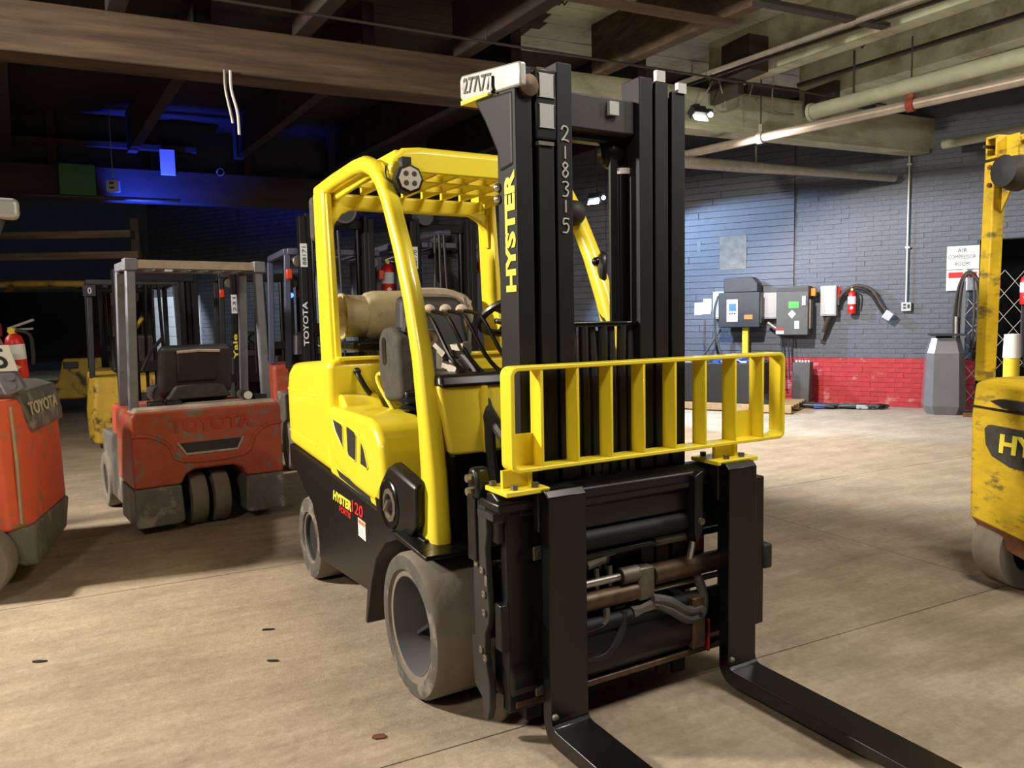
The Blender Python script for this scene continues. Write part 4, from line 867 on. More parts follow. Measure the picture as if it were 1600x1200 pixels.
for y_ in (.04, -.02): hp('valve_stud', HB().cyl((.46, y_, .44), (.46, y_, .535), .011, 8), 'steel_dull')
# forks
def fork(y0_, y1_, zt):
    x0, x1 = .572, .622; zr = .085; r_ = .07
    pts = [(x0, zt)] + [(x1 - .02, zt), (x1, zt - .02)] + [(x1 + .03 - .03 * math.cos(R(a)), zr + .03 - .03 * math.sin(R(a))) for a in range(0, 91, 30)]
    pts += [(1.80, .062), (1.82, .05), (1.82, .045), (1.1, .030), (x0 + r_ + .02, .028)] + [(x0 + r_ - r_ * math.sin(R(a)), .028 + r_ - r_ * math.cos(R(a))) for a in range(10, 91, 20)]
    return hp('fork', HB().prism(pts, 'y', y0_, y1_), 'black_gloss', bevel=.006)
f1 = fork(.345, .195, .885); f2 = fork(-.462, -.608, .885)
for f_, y0_, y1_ in ((f1, .345, .195), (f2, -.462, -.608)):
    hp('fork_hook', HB().prism([(.55, .885), (.575, .885), (.575, .74), (.55, .75), (.54, .80), (.52, .855)], 'y', y0_ + .01, y1_ + .01), 'black', f_, bevel=.004)
    hp('heel_pin', HB().sphere((.628, y0_ - .012, .125), .012), 'steel_dull', f_)
# decals on the skirt
DV = Vector((1, 0, -.02))
text('brand_lettering', 'HYSTER', 'yellow_text', q((-1.085, .5512, .555)), DV, (0.25, 0, 1), .052, hy, width=.29, bold=.045)
text('model_lettering', '120', 'red_text', q((-.785, .5512, .555)), DV, (0.15, 0, 1), .058, hy, width=.155, bold=.012)
text('model_lettering', 'FORTIS', 'red_text', q((-.985, .5512, .515)), DV, (0.2, 0, 1), .03, hy, width=.175, bold=.02)
w_ = hp('warning_label', HB().prism([(-.70, .545), (-.60, .54), (-.60, .455), (-.70, .46)], 'y', .5505, .552), 'white'); hp('label_header', HB().prism([(-.695, .54), (-.605, .535), (-.605, .517), (-.695, .522)], 'y', .552, .5525), 'orange_sticker', w_)
for k in range(4): hp('label_line', HB().prism([(-.69, .505 - k * .012), (-.615, .501 - k * .012), (-.615, .498 - k * .012), (-.69, .502 - k * .012)], 'y', .552, .5523), 'grey_text', w_)
# propane bottle
pb = thing('propane_bottle', 'tan propane cylinder lying across the back of the yellow forklift', 'gas bottle', HT + TXv * -1.4, HROT)
yb_ = lambda y: -(y - YC)
TF2 = lambda p: (p[0], yb_(p[1]), p[2])
zc = 1.478; r_ = .138
MB(TF2).lathe([(0, .285), (.06, .28), (.105, .262), (.128, .235), (r_, .19), (r_, -.30), (.12, -.36), (.06, -.4), (0, -.4)], (0, 0, zc), 'y', 30).build('shell', 'tank', pb)
MB(TF2).lathe([(.112, .225), (.117, .36), (.124, .366), (.124, .378), (.108, .378), (.104, .23)], (0, 0, zc), 'y', 30).build('collar', 'tank', pb)
MB(TF2).lathe([(.09, .30), (.085, .315), (0, .32), (0, .30)], (0, 0, zc), 'y', 24).build('collar_disc', 'tank', pb, label='round plate inside the collar')
MB(TF2).lathe([(r_ + .002, .02), (r_ + .004, .014), (r_ + .002, .008)], (0, 0, zc), 'y', 30).build('weld_seam', 'tank', pb)

# ================================================================== OTHER TRUCKS
def small_wheel(parent, x0, x1, y, r, name='wheel', rimc='charger_black'):
    """axle along x; (x0 inner, x1 outer)"""
    s = 1 if x1 > x0 else -1
    t = MB().lathe([(r * .55, x0), (r * .97, x0), (r, x0 + .02 * s), (r, x1 - .02 * s), (r * .95, x1), (r * .6, x1), (r * .55, x1 - .01 * s), (r * .55, x0)], (0, y, r), 'x', 32).build(name, 'rubber', parent, smooth=50)
    MB().lathe([(r * .56, x1 - .012 * s), (r * .5, x1 - .012 * s), (r * .42, x1 - .05 * s), (r * .15, x1 - .05 * s), (r * .13, x1 - .02 * s), (0, x1 - .02 * s)], (0, y, r), 'x', 24).build('rim', rimc, t)
    MB().lathe([(r * .57, x0 + .05 * s), (0, x0 + .05 * s)], (0, y, r), 'x', 20).build('rim_back', 'charger_black', t)
    return t
def guard(t, xs, y_r, y_f, zb_, zt, m, lean=0, slats=6, w_=.06):
    for x, s in ((-xs, -1), (xs, 1)):
        MB().bar((x * 1.06, y_r + lean, zb_), (x, y_r, zt), w_, w_, (0, 1, 0)).build('guard_post', m, t, bevel=.008)
        MB().bar((x * 1.02, y_f + .12, zb_), (x, y_f, zt), w_, w_ * .8, (0, 1, 0)).build('guard_post', m, t, bevel=.008)
        MB().box(x - w_ / 2, x + w_ / 2, y_r - .03, y_f + .03, zt, zt + .06).build('roof_rail', m, t, bevel=.008)
    MB().box(-xs, xs, y_r - .035, y_r + .03, zt, zt + .06).build('roof_rail', m, t, bevel=.008); MB().box(-xs, xs, y_f - .03, y_f + .03, zt, zt + .06).build('roof_rail', m, t, bevel=.008)
    for k in range(slats):
        x = -xs + (k + 1) * 2 * xs / (slats + 1); MB().box(x - .03, x + .03, y_r, y_f, zt + .015, zt + .045).build('roof_slat', m, t)
def seat(t, x, y, z, face=1):
    b = MB().hexa([(x - .27, y, z), (x + .27, y, z), (x + .27, y + .1 * face, z), (x - .27, y + .1 * face, z), (x - .24, y - .08 * face, z + .42), (x + .24, y - .08 * face, z + .42), (x + .24, y + .02 * face, z + .42), (x - .24, y + .02 * face, z + .42)]).build('seat_back', 'vinyl', t, bevel=.05, seg=3)
    MB().box(x - .26, x + .26, min(y, y + .5 * face), max(y, y + .5 * face), z - .04, z + .09).build('seat_cushion', 'vinyl', t, bevel=.04, seg=3); return b
def mast(t, xw, y, zt, s=-1, m='mast_black', zb_=.12):
    """s = direction the mast front looks along y"""
    for x, g in ((-xw, 1), (xw, -1)):
        MB().box(x - .03, x + .03, y - .07, y + .07, zb_, zt).build('mast_rail', m, t, bevel=.005)
        MB().box(x + g * .05 - .02, x + g * .05 + .02, y - .06, y + .06, zb_ + .05, zt + .03).build('inner_rail', m, t, bevel=.005)
        MB().cyl((x + g * .1, y - s * .06, zb_ + .1), (x + g * .1, y - s * .06, zt - .1), .028, 10).build('lift_cylinder', 'black_gloss', t)
    for z in (zt - .1, zt * .55, .35): MB().box(-xw, xw, y - .03 - s * .05, y + .03 - s * .05, z, z + .09).build('mast_crossmember', m, t, bevel=.006)
    for k in range(3): MB().tube([(-.1 + k * .07, y, zb_ + .3), (-.1 + k * .07, y + s * .02, zt * .6), (-.08 + k * .05, y, zt - .12)], .014, 7, smooth=3).build('mast_hose', 'hose', t)

# ---- red three wheel truck, seen from behind
t = thing('forklift', 'worn red forklift with twin rear wheels seen from behind at left', 'forklift', (-2.17, 5.45, 0), R(36))
def plan(h, b, y1): return [(-h, .12), (-h + .04, .02), (-h * .6, -b), (h * .6, -b), (h - .04, .02), (h, .12), (h, y1), (-h, y1)]
AR = [(.24, .335), (.215, .40), (.15, .43), (-.12, .43), (-.18, .40), (-.21, .335)]
b_ = MB().prism([(-.515, .335), (-.515, .83), (-.49, .862), (.49, .862), (.515, .83), (.515, .335)] + AR, 'y', -.03, .55).build('counterweight', 'toyota_red', t, bevel=.03, seg=3)
MB().hexa([(-.5, -.02, .85), (.5, -.02, .85), (.5, .2, .85), (-.5, .2, .85), (-.47, .0, .885), (.47, .0, .885), (.47, .2, .885), (-.47, .2, .885)]).build('counterweight_top', 'dusty_lit_rim', b_, bevel=.012)
MB().tube([(-.515, -.028, .70), (-.40, -.03, .69), (-.28, -.03, .62), (-.2, -.03, .5), (.22, -.03, .5), (.3, -.03, .62), (.40, -.03, .70), (.515, -.028, .71)], .014, 8, smooth=3).build('pressed_ridge', 'toyota_red', b_)
MB().prism([(-.22, .625), (.22, .625), (.18, .55), (-.17, .55)], 'y', -.034, .02).build('slot', 'rubber_dark', b_, label='dark slot between the ridges')  # raised dark piece standing in for the shade of a recess
MB().tube([(-.225, -.034, .63), (-.17, -.034, .545), (.18, -.034, .545), (.225, -.034, .63)], .009, 6).build('slot_lip', 'dusty_lit_rim', b_)
text('brand_lettering', 'TOYOTA', 'orange_dark', (-.27, -.03, .70), (1, 0, 0), (0, 0, 1), .1, b_, width=.56, bold=.03, depth=.008)
MB().prism([(-.515, .06), (-.515, .335), (-.21, .335), (-.195, .08), (-.23, .06)], 'y', -.03, .5).build('lower_weight', 'toyota_grey', t, bevel=.015)
MB().prism([(.515, .06), (.515, .335), (.24, .335), (.225, .08), (.26, .06)], 'y', -.03, .5).build('lower_weight', 'toyota_grey', t, bevel=.015)
for x in (-.085, .072): small_wheel(t, x - .055, x + .055, .17, .195, 'rear_wheel')
MB().box(-.2, .23, .35, .5, .1, .42).build('wheel_well', 'rubber_dark', t)
MB().box(-.5, .5, .55, 1.35, .12, .62).build('chassis', 'toyota_grey', t, bevel=.02); MB().box(-.46, .46, .5, 1.1, .6, .84).build('battery_hood', 'toyota_red', t, bevel=.02)
for s in (-1, 1): small_wheel(t, s * .36, s * .52, 1.2, .22, 'front_wheel')
guard(t, .435, .12, .5, .86, 1.835, 'guard_grey', lean=.02)
for s in (-1, 1): MB().box(s * .435 - .042, s * .435 + .042, .06, .16, 1.825, 1.905).build('roof_corner', 'guard_grey', t, bevel=.006)
MB().box(-.42, .42, .075, .09, 1.84, 1.897).build('roof_front_strip', 'dusty_lit_rim', t)  # pale strip puts dust and light into the colour of the rear edge
MB().box(-.22, -.17, .08, .085, 1.82, 1.835).build('roof_tag', 'paper', t)
sb = MB().hexa([(-.25, .38, .92), (.29, .38, .92), (.29, .5, .92), (-.25, .5, .92), (-.24, .27, 1.30), (.28, .27, 1.30), (.28, .4, 1.30), (-.24, .4, 1.30)]).build('seat_back', 'vinyl', t, bevel=.05, seg=3)
MB().hexa([(-.12, .325, 1.03), (.16, .325, 1.03), (.16, .36, 1.03), (-.12, .36, 1.03), (-.13, .262, 1.25), (.17, .262, 1.25), (.17, .3, 1.25), (-.13, .3, 1.25)]).build('seat_pocket', 'black_matte', sb, bevel=.01)
MB().tube([(-.13, .262, 1.25), (.02, .255, 1.258), (.17, .262, 1.25)], .012, 6).build('pocket_rim', 'dusty_lit_rim', sb)
MB().prism([(-.2, .9), (.26, .9), (.2, 1.0), (.1, 1.01), (-.02, 1.01), (-.14, 1.0)], 'y', .31, .42).build('seat_bracket', 'dusty_black', sb, bevel=.015)
MB().box(-.24, .28, .45, .9, .86, .98).build('seat_cushion', 'vinyl', t, bevel=.04)
MB().cyl((.30, .05, .92), (.30, .22, .92), .035, 12).build('reverse_lamp', 'steel_dull', t); MB().cyl((.30, .045, .92), (.30, .05, .92), .03, 12).build('lamp_lens', 'white', t)
for x in (-.32, -.2, .4): MB().obox((x, .15, .89), (.1, .12, .05), (0, 0, R(20 * x))).build('floor_fitting', 'black_matte', t, bevel=.01)
mast(t, .3, 1.5, 1.92, 1)
MB().tube([(-.28, .75, 1.1), (-.2, .8, 1.25), (-.1, .85, 1.35)], .014, 8).build('steering_column', 'black', t)

# ---- orange truck cut by the left edge
t = thing('forklift', 'bright orange forklift corner with number 5 plate at the left edge', 'forklift', (-2.93, 4.62, 0), R(108.9))
def loftplan(P0, P1, z0, z1): return [[(x, y, z0) for x, y in P0], [(x, y, z1) for x, y in P1]]
pl = [(-.55, .0), (-.50, -.03), (-.40, -.085), (.35, -.1), (.5, -.02), (.55, .1), (.55, .62), (-.55, .62)]
sh = lambda P_, dy, k=1: [(x * k, y + (dy if y < .5 else 0)) for x, y in P_]
b_ = MB().loft(loftplan(sh(pl, .0), sh(pl, .02), .34, 1.06)).build('counterweight', 'toyota_orange', t, bevel=.02, seg=3)
# dark cap wraps the upper rear
cpl = [(-.40, -.09), (.35, -.108), (.5, -.03), (.55, .1), (.55, .5), (-.40, .5)]
MB().loft([[(-.30, -.1, .86), (.35, -.112, .86), (.5, -.03, .86), (.555, .1, .86), (.555, .5, .86), (-.30, .5, .86)], [(-.36, -.095, .93), (.35, -.11, .93), (.5, -.03, .93), (.555, .1, .93), (.555, .5, .93), (-.36, .5, .93)], [(-.44, -.06, 1.09), (.34, -.08, 1.09), (.49, .0, 1.09), (.545, .12, 1.09), (.545, .5, 1.09), (-.44, .5, 1.09)], [(-.42, .03, 1.12), (.32, .0, 1.12), (.46, .06, 1.12), (.5, .15, 1.12), (.5, .5, 1.12), (-.42, .5, 1.12)]]).build('counterweight_cap', 'toyota_grey', b_, bevel=.01)
text('brand_lettering', 'TOYOTA', 'cream_text', (-.37, -.098, .955), (1, -.02, 0), (0, .12, 1), .075, b_, width=.6, bold=.02, depth=.004)
MB().tube([(-.485, -.045, .37), (-.485, -.045, .7), (-.475, -.03, 1.02)], .01, 6).build('worn_edge', 'tank', b_)
MB().loft([[(-.47, -.05, .13), (-.42, -.10, .10), (.4, -.08, .12), (.5, .05, .13), (.5, .12, .13), (-.47, .0, .13)], [(-.52, -.0, .345), (-.41, -.1, .345), (.36, -.115, .345), (.56, .05, .345), (.56, .4, .345), (-.52, .10, .345)]]).build('lower_weight', 'toyota_grey', t, bevel=.02)
MB().box(-.55, .55, .62, 1.7, .3, .95).build('side_body', 'toyota_orange', t, bevel=.02); MB().box(-.5, .5, .62, 1.7, .15, .3).build('chassis', 'toyota_grey', t)
MB().box(-.562, -.55, .1, .6, .40, 1.0).build('side_cover', 'toyota_orange', t, bevel=.006); MB().box(-.568, -.54, .08, .7, .33, .36).build('side_step', 'steel_dull', t, bevel=.005)
small_wheel(t, -.53, -.71, .17, .205, 'rear_wheel', 'steel_dull'); small_wheel(t, .34, .52, .17, .205, 'rear_wheel', 'steel_dull'); MB().cyl((-.56, .17, .205), (.4, .17, .205), .06, 12).build('axle', 'charger_black', t)
for s in (-1, 1): small_wheel(t, s * .38, s * .56, 1.55, .25, 'front_wheel', 'steel_dull')
for s in (-1, 1):
    if s < 0: MB().bar((s * .50, -.075, 1.10), (s * .46, .31, 2.02), .085, .1, (0, 1, 0)).build('guard_post', 'guard_grey' if s < 0 else 'charger_black', t, bevel=.015)
    MB().bar((s * .50, 1.6, .9), (s * .46, 1.35, 2.02), .06, .06, (0, 1, 0)).build('guard_post', 'guard_grey', t, bevel=.01)
    MB().box(s * .46 - .03, s * .46 + .03, .38, 1.4, 2.0, 2.06).build('roof_rail', 'guard_grey', t)
for k in range(6): MB().box(-.46, .46, .45 + k * .17, .49 + k * .17, 2.0, 2.04).build('roof_slat', 'guard_grey', t)
MB().prism([(-.1, 1.22), (.04, 1.22), (.075, 1.36), (-.065, 1.36)], 'x', -.556, -.545).build('number_plate', 'white', t)
text('plate_number', '5', 'dark_text', (-.557, .0, 1.235), (0, -1, 0), (0, .25, 1), .11, t, width=.065, bold=.015)
for z in (1.14, 1.19): MB().cyl((-.56, -.065, z), (-.53, -.065, z), .022, 12).build('post_bolt', 'guard_grey', t)
seat(t, 0, .75, 1.05); mast(t, .32, 2.0, 2.0, 1)
lp = MB().obox((-.53, -.09, 2.08), (.1, .13, .11), (0, 0, R(15))).build('work_lamp', 'silver', t, bevel=.03, seg=3)
MB().tube([(-.52, -.03, 2.08), (-.48, .2, 2.05), (-.46, .42, 2.03)], .03, 10).build('lamp_neck', 'silver', lp); MB().obox((-.52, -.03, 1.99), (.05, .07, .09), (R(20), 0, 0)).build('lamp_bracket', 'dusty_black', lp)
extinguisher('red fire extinguisher strapped to the post of the orange forklift', (-2.74, 4.27, 1.17), R(20), .32, .048, R(-4))

# ---- worn yellow truck cut by the right edge
t = thing('forklift', 'scraped yellow forklift rear with tall post at the right edge', 'forklift', (2.51, 3.55, 0), R(-77.2))
b_ = MB().loft([[(-.47, .02, .35), (.3, -.02, .26), (.5, .03, .26), (.56, .15, .28), (.56, .7, .3), (-.54, .7, .36), (-.555, .14, .37)], [(-.48, .02, .9), (.3, -.02, .9), (.5, .03, .9), (.56, .15, .9), (.56, .7, .9), (-.54, .7, .9), (-.555, .14, .9)], [(-.47, .03, 1.06), (.3, .0, 1.06), (.5, .05, 1.06), (.55, .15, 1.06), (.55, .7, 1.06), (-.53, .7, 1.06), (-.54, .14, 1.06)], [(-.45, .08, 1.085), (.3, .06, 1.085), (.48, .09, 1.085), (.52, .2, 1.085), (.52, .7, 1.085), (-.5, .7, 1.085), (-.52, .16, 1.085)]]).build('counterweight', 'yellow_worn', t, bevel=.012, seg=2)
MB().tube([(-.56, .14, .945), (-.478, .012, .945), (.3, -.026, .93), (.5, .02, .93)], .007, 6).build('seam', 'black_matte', b_)
MB().prism([(-.33, .985), (-.27, 1.0), (.2, .985), (.2, .95), (-.25, .955)], 'y', -.02, .03).build('lid_gap', 'charger_black', b_)
MB().prism([(-.36, .84), (-.34, .86), (.36, .85), (.36, .66), (-.2, .665), (-.31, .705), (-.35, .76)], 'y', -.015, .03).build('name_panel', 'dusty_black', b_)
text('brand_lettering', 'HYSTER', 'yellow_text', (-.265, -.017, .73), (1, -.03, 0), (.06, 0, 1), .098, b_, width=.55, bold=.035, depth=.003)
MB().loft([[(-.38, .05, .24), (.3, .02, .13), (.5, .06, .13), (.5, .6, .13), (-.38, .6, .24)], [(-.47, .022, .355), (.3, -.018, .265), (.5, .032, .265), (.55, .65, .3), (-.55, .65, .36)]]).build('lower_weight', 'rust', t, bevel=.01)
MB().box(-.2, .5, .1, .6, .06, .3).build('axle_frame', 'black_matte', t, bevel=.01)
for k in range(4): MB().bar((-.1 + k * .12, .09, .1 + .03 * k), (-.02 + k * .1, .085, .2), .02, .02).build('frame_link', 'oily_steel', t)
small_wheel(t, -.26, -.44, .2, .205, 'rear_wheel', 'rust'); small_wheel(t, .26, .44, .2, .205, 'rear_wheel', 'rust')
for s in (-1, 1): small_wheel(t, s * .38, s * .56, 1.5, .25, 'front_wheel', 'rust')
MB().box(-.5, .5, .7, 1.7, .2, .8).build('chassis', 'yellow_worn', t, bevel=.02)
p_ = MB().bar((-.485, .10, 1.07), (-.462, .10, 2.20), .065, .075, (0, 1, 0)).build('guard_post', 'yellow_worn', t, bevel=.006)
MB().bar((.485, .10, 1.07), (.452, .10, 2.22), .065, .075, (0, 1, 0)).build('guard_post', 'yellow_worn', t, bevel=.006)
for x in (-.45, .45):
    MB().tube([(x, .0, 2.27), (x, 1.35, 2.27)], .01, 4).build('rail_core', 'black', t)
    for dz, dx in ((-.05, 0), (.05, 0)): MB().box(x - .035, x + .035, .06, 1.4, 2.27 + dz - .006, 2.27 + dz + .006).build('roof_rail', 'yellow_worn', t)
    for dx in (-.03, .03): MB().box(x + dx - .006, x + dx + .006, .06, 1.4, 2.22, 2.32).build('roof_rail', 'yellow_worn', t)
MB().prism([(-.445, 2.32), (-.445, 1.92), (-.40, 2.0), (-.34, 2.12), (-.34, 2.32)], 'y', .11, .12).build('corner_gusset', 'yellow_worn', t)
for z in (2.08, 2.17): MB().cyl((-.452, .06, z), (-.452, .05, z), .012, 8).build('post_bolt', 'rust', t)
for k in range(6): MB().box(-.45, .45, .2 + k * .2, .24 + k * .2, 2.3, 2.33).build('roof_slat', 'yellow_worn', t)
lp = MB().lathe([(0, 0), (.05, .0), (.085, .05), (.09, .09), (.08, .1), (0, .09)], (-.33, .02, 2.12), 'y', 18).build('work_lamp', 'dusty_black', t); MB().lathe([(.078, -.005), (0, -.012)], (-.33, .02, 2.13), 'y', 16).build('lamp_face', 'charger_black', lp)
seat(t, 0, .5, 1.08); mast(t, .33, 1.9, 2.1, 1)

# ---- trucks parked in the dark rows behind
def parked_front(label, loc, rz, body, gcol, zt, gh, number=None, brand=None, lampcol='orange_lens', group=None, seatless=False):
    """mast towards -y (towards the camera when rz is small)"""
    t = thing('forklift', label, 'forklift', loc, rz)
    mast(t, .33, 0, zt, -1)
    for z in (.35, .75): MB().box(-.45, .45, -.12, -.08, z, z + .1).build('carriage_bar', 'black', t, bevel=.006)
    for s in (-1, 1):
        MB().prism([(-.13, .05), (-.17, .9), (-.13, .9)] + [(-.09, .1)] if False else [(-.17, .9), (-.13, .9), (-.13, .09), (-.16, .05), (-.9, .03), (-.9, .045), (-.2, .09)], 'x', s * .3 - .05, s * .3 + .05).build('fork', 'black', t)
        small_wheel(t, s * .36, s * .52, .2, .25, 'front_wheel'); small_wheel(t, s * .34, s * .5, 1.35, .2, 'rear_wheel')
    MB().box(-.46, .46, .3, 1.2, .15, .72).build('chassis', 'toyota_grey', t, bevel=.02)
    MB().box(-.44, .44, .16, .42, .5, 1.05).build('front_cowl', body, t, bevel=.03); MB().box(-.5, .5, 1.0, 1.7, .25, 1.0).build('counterweight', body, t, bevel=.05, seg=3)
    MB().box(-.4, .4, .42, .6, .95, 1.12).build('dash', 'vinyl', t, bevel=.03)
    guard(t, .45, 1.15, .12, 1.0, gh, gcol)
    seat(t, 0, 1.1, .92, -1)
    MB().tube([(.12 * math.cos(R(a)), .62 + .1 * math.sin(R(a)), 1.25 + .07 * math.sin(R(a))) for a in range(0, 361, 24)], .014, 6).build('steering_wheel', 'black', t)
    for s in (-1, 1):
        MB().lathe([(0, 0), (.05, .0), (.06, -.05), (.05, -.06), (0, -.058)], (s * .36, .06, gh - .07), 'y', 14).build('head_lamp', 'steel_dull', t)
        MB().box(s * .45 - .03, s * .45 + .03, .02, .08, gh - .24, gh - .14).build('turn_lamp', lampcol, t, bevel=.012)
    if number:
        MB().box(-.362, -.298, -.082, -.074, zt - .48, zt - .26).build('number_plate', 'paper', t)
        text('plate_number', number, 'dark_text', (-.31, -.0825, zt - .46), (0, 0, 1), (-1, 0, 0), .034, t, width=.17)
    if brand: text('brand_lettering', brand[0], brand[1], (-.312, -.0725, zt * .5), (0, 0, 1), (-1, 0, 0), .05, t, width=brand[2], bold=.02)
    return t
t4 = parked_front('red bodied forklift with grey guard between the two front trucks', (-1.68, 7.55, 0), R(26), 'toyota_red', 'grey_violet', 2.45, 2.1, '88171', ('TOYOTA', 'paper', .42))
t5 = parked_front('parked forklift with black intake elbow seen through the yellow guard', (-.70, 8.1, 0), R(26), 'toyota_grey', 'grey_violet', 2.45, 2.2, '88170', ('TOYOTA', 'paper', .42))
MB().bar((-.5, -.0, 1.0), (-.47, -.0, 2.2), .07, .07, (0, 1, 0)).build('guard_post', 'grey_violet', t5, bevel=.008); MB().tube([(-.47, 0, 2.22), (-.2, .02, 2.32), (.1, .05, 2.36)], .04, 8).build('guard_arm', 'grey_violet', t5)
el = MB().tube([(.2, .5, 2.2), (.2, .5, 2.0), (.23, .48, 1.9), (.35, .45, 1.75), (.46, .42, 1.6), (.48, .42, 1.0)], .10, 14, smooth=4).build('intake_elbow', 'dusty_black', t5)
MB().cyl((.2, .5, 2.16), (.2, .5, 2.36), .135, 20).build('intake_cap', 'dusty_black', el); MB().cyl((.2, .5, 2.13), (.2, .5, 2.17), .17, 20).build('intake_brim', 'charger_black', el)
MB().lathe([(0, -.12), (.12, -.12), (.14, -.08), (.14, .0), (.1, .05), (0, .05)], (.05, -.04, 2.5), 'y', 20).build('gauge_lamp', 'charger_black', t4)
MB().lathe([(.118, -.122), (.1, -.125), (.1, -.118)], (.05, -.04, 2.5), 'y', 20).build('lamp_ring', 'steel_dull', t4)
MB().lathe([(0, 0), (.09, -.0), (.1, .05), (.1, .12), (0, .13)], (-.2, -.06, 2.5), 'y', 16).build('work_lamp', 'charger_black', t5)
extinguisher('red fire extinguisher on grey post seen through the yellow guard', (-1.25, 7.92, 1.68), R(20), .44, .07)
ty = parked_front('black forklift with yellow lettered mast behind the red forklift', (-3.0, 9.35, 0), R(24), 'charger_grey', 'charger_black', 2.05, 2.0, '231', ('Yale', 'yellow_text', .3))
MB().sphere((.33, -.09, 1.78), .03).build('blue_lamp', 'blue_glow', ty, label='small lit blue lamp')
# dark yellow truck with black posts, rear corner showing
t = thing('forklift', 'battered yellow truck with black posts behind left of the red forklift', 'forklift', (-4.42, 9.1, 0), R(30))
MB().loft([[(-.48, -.05, .08), (.5, -.05, .08), (.55, .1, .08), (.55, .6, .08), (-.55, .6, .08), (-.55, .1, .08)], [(-.5, -.07, .45), (.5, -.07, .45), (.56, .1, .45), (.56, .6, .45), (-.56, .6, .45), (-.56, .1, .45)], [(-.46, -.02, .86), (.46, -.02, .86), (.52, .12, .86), (.52, .6, .86), (-.52, .6, .86), (-.52, .12, .86)]]).build('counterweight', 'yellow_old', t, bevel=.04, seg=3)
MB().box(-.12, .1, -.075, -.05, .52, .66).build('tail_recess', 'charger_black', t); MB().box(-.53, .53, .6, 1.5, .15, .9).build('chassis', 'yellow_old', t, bevel=.02)
for s in (-1, 1): small_wheel(t, s * .38, s * .54, 1.3, .24, 'front_wheel'); small_wheel(t, s * .3, s * .45, .25, .19, 'rear_wheel')
guard(t, .46, .1, 1.3, .85, 1.93, 'charger_black'); seat(t, 0, .45, .92); mast(t, .3, 1.7, 2.0, 1)
MB().box(-.53, -.40, .03, .06, 1.8, 1.92).build('number_box', 'charger_black', t); text('plate_number', '0', 'paper', (-.48, .028, 1.825), (1, 0, 0), (0, 0, 1), .07, t, width=.04)
MB().tube([(.0, .9, .9), (-.1, .8, 1.2), (.12, .6, 1.55)], .03, 8).build('yellow_brace', 'yellow_old', t)
# far yellow cab truck facing left
t = thing('forklift', 'dim yellow cab forklift facing left in the far dark corner', 'forklift', (-7.5, 12.6, 0), R(22))
for y in (-.5, .5):
    MB().tube([(-1.05, y, .55), (-1.0, y, 1.1), (-.86, y, 1.7), (-.7, y, 2.02), (-.5, y, 2.12), (.3, y, 2.13), (.75, y, 2.1), (.85, y, 1.9), (.95, y, .9)], .05, 10, smooth=4).build('guard_frame', 'yellow_old', t)
for k in range(6): MB().box(-.55 + k * .22, -.49 + k * .22, -.48, .48, 2.1, 2.15).build('roof_slat', 'yellow_old', t)
MB().prism([(-1.15, .3), (-1.1, .75), (-.5, .75), (-.45, .55), (.1, .55), (.2, .95), (1.3, .95), (1.35, .3)], 'y', -.55, .55).build('body', 'yellow_old', t, bevel=.04)
MB().box(.2, .42, -.56, -.5, .78, .9).build('side_opening', 'charger_black', t, bevel=.02)
MB().box(-1.0, .8, -.46, -.45, .9, 2.0).build('cab_window', 'cab_glass', t)
for x in (-.75, .95):
    for s in (-1, 1): MB().lathe([(0, s * .4), (.29, s * .4), (.3, s * .42), (.3, s * .55), (.28, s * .57), (.16, s * .57), (.15, s * .53), (0, s * .53)], (x, 0, .3), 'y', 24).build('wheel', 'rubber_dark', t)
MB().box(-.1, .35, -.25, .25, .95, 1.1).build('seat_cushion', 'vinyl', t, bevel=.03); MB().box(.25, .4, -.25, .25, 1.0, 1.6).build('seat_back', 'vinyl', t, bevel=.04)
MB().box(-.66, -.58, -.58, -.54, 1.32, 1.52).build('marker_lamp', 'red', t, label='bright red square marker')
for y in (-.3, .3): MB().box(-1.4, -1.25, y - .05, y + .05, .15, 2.0).build('mast_rail', 'mast_black', t)

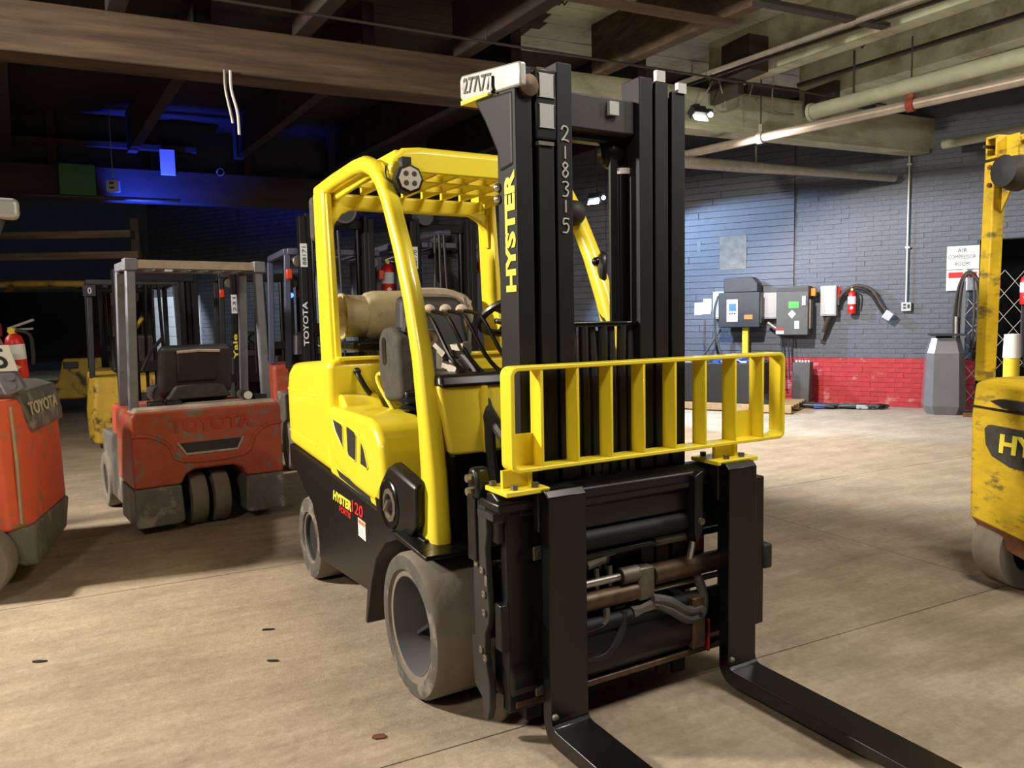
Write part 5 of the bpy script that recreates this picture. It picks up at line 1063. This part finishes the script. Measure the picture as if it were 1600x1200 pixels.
# ---- fittings in the dark at the back
t = thing('outlet_cord', 'outlet box hanging on a long cord in the blue light', 'outlet', BW(-3.85, 5.9, 3.62))
MB().box(-.09, .09, -.05, .05, -.09, .09).build('box', 'cabinet_grey', t, bevel=.01)
for z in (-.045, .025): MB().box(-.035, .035, -.055, -.05, z, z + .03).build('socket', 'charger_black', t)
MB().cyl((0, 0, .09), (0, 0, 1.14), .009, 6).build('cord', 'conduit', t)
o = MB().obox((0, 0, 0), (.5, .06, .5)).build('control_box', 'green_panel', None, bevel=.01); o.location = BW(-4.35, 6.13, 3.72); o.rotation_euler = (0, 0, BANG); tag(o, 'dim green box on the dark beam left of the outlet', 'panel')
o = MB().box(-.11, .11, -.03, .03, -.2, .2).build('mounting_plate', 'paper'); o.location = BW(-3.05, 6.15, 4.08); o.rotation_euler = (0, 0, BANG); tag(o, 'small pale upright plate glowing blue above the dark beam', 'panel')
o = MB().tube([(.06 * math.cos(R(a)), 0, .06 * math.sin(R(a))) for a in range(0, 361, 30)], .012, 6).build('wall_ring', 'steel'); o.location = BW(-2.25, 6.17, 3.98); tag(o, 'small round metal ring on the dark beam', 'ring')
pipe('back_pipe', 'faint pipe running below the blue lit beam', [BW(-5.0, 5.8, 3.42), BW(-2.9, 5.8, 3.42)], .03, 'conduit_dark')
for z, x1 in ((2.72, -5.45), (2.42, -5.35)):
    o = MB().box(-9.5, x1, 11.2, 11.3, z, z + .1).build('rack_beam', 'wood_brown'); tag(o, ('upper dim rack beam at the far left', 'lower dim rack beam at the far left')[z < 2.5], 'rack', 'rack beams')
o = MB().box(-5.5, -5.38, 11.32, 11.44, 0, 3.0).build('rack_post', 'wood_dark'); tag(o, 'dark upright post carrying the rack beams', 'post')
o = MB().box(-9.6, -9.48, 11.32, 11.44, 0, 3.0).build('rack_post', 'wood_dark'); tag(o, 'dark rack post added out of view at the left end to hold up the rack beams', 'post')  # post outside the image, added so the rack beams do not float

# ---- scraps on the floor
for i, (x, y, sx, sy, mm, lab) in enumerate(((-2.08, 3.23, .035, .012, 'charger_black', 'small black scrap on the floor nearest the left edge'),
        (-1.05, 3.19, .035, .011, 'charger_black', 'small black scrap on floor in front of the big front tyre'),
        (-1.18, 3.53, .03, .01, 'charger_black', 'small black scrap on floor farther back below red forklift'),
        (-.49, 2.57, .035, .02, 'rust', 'rust brown dry leaf scrap on the foreground floor'),
        (.45, 2.92, .016, .012, 'charger_black', 'black chip on the floor between the two forks'))):
    rr = random.Random(i); n = 7
    P = [(sx * math.cos(2 * math.pi * k / n) * rr.uniform(.6, 1.1), sy * math.sin(2 * math.pi * k / n) * rr.uniform(.6, 1.1)) for k in range(n)]
    o = MB().prism(P, 'z', 0, .006).build('floor_scrap', mm); o.location = (x, y, 0); o.rotation_euler = (0, 0, rr.uniform(-.3, .3)); tag(o, lab, 'scrap')
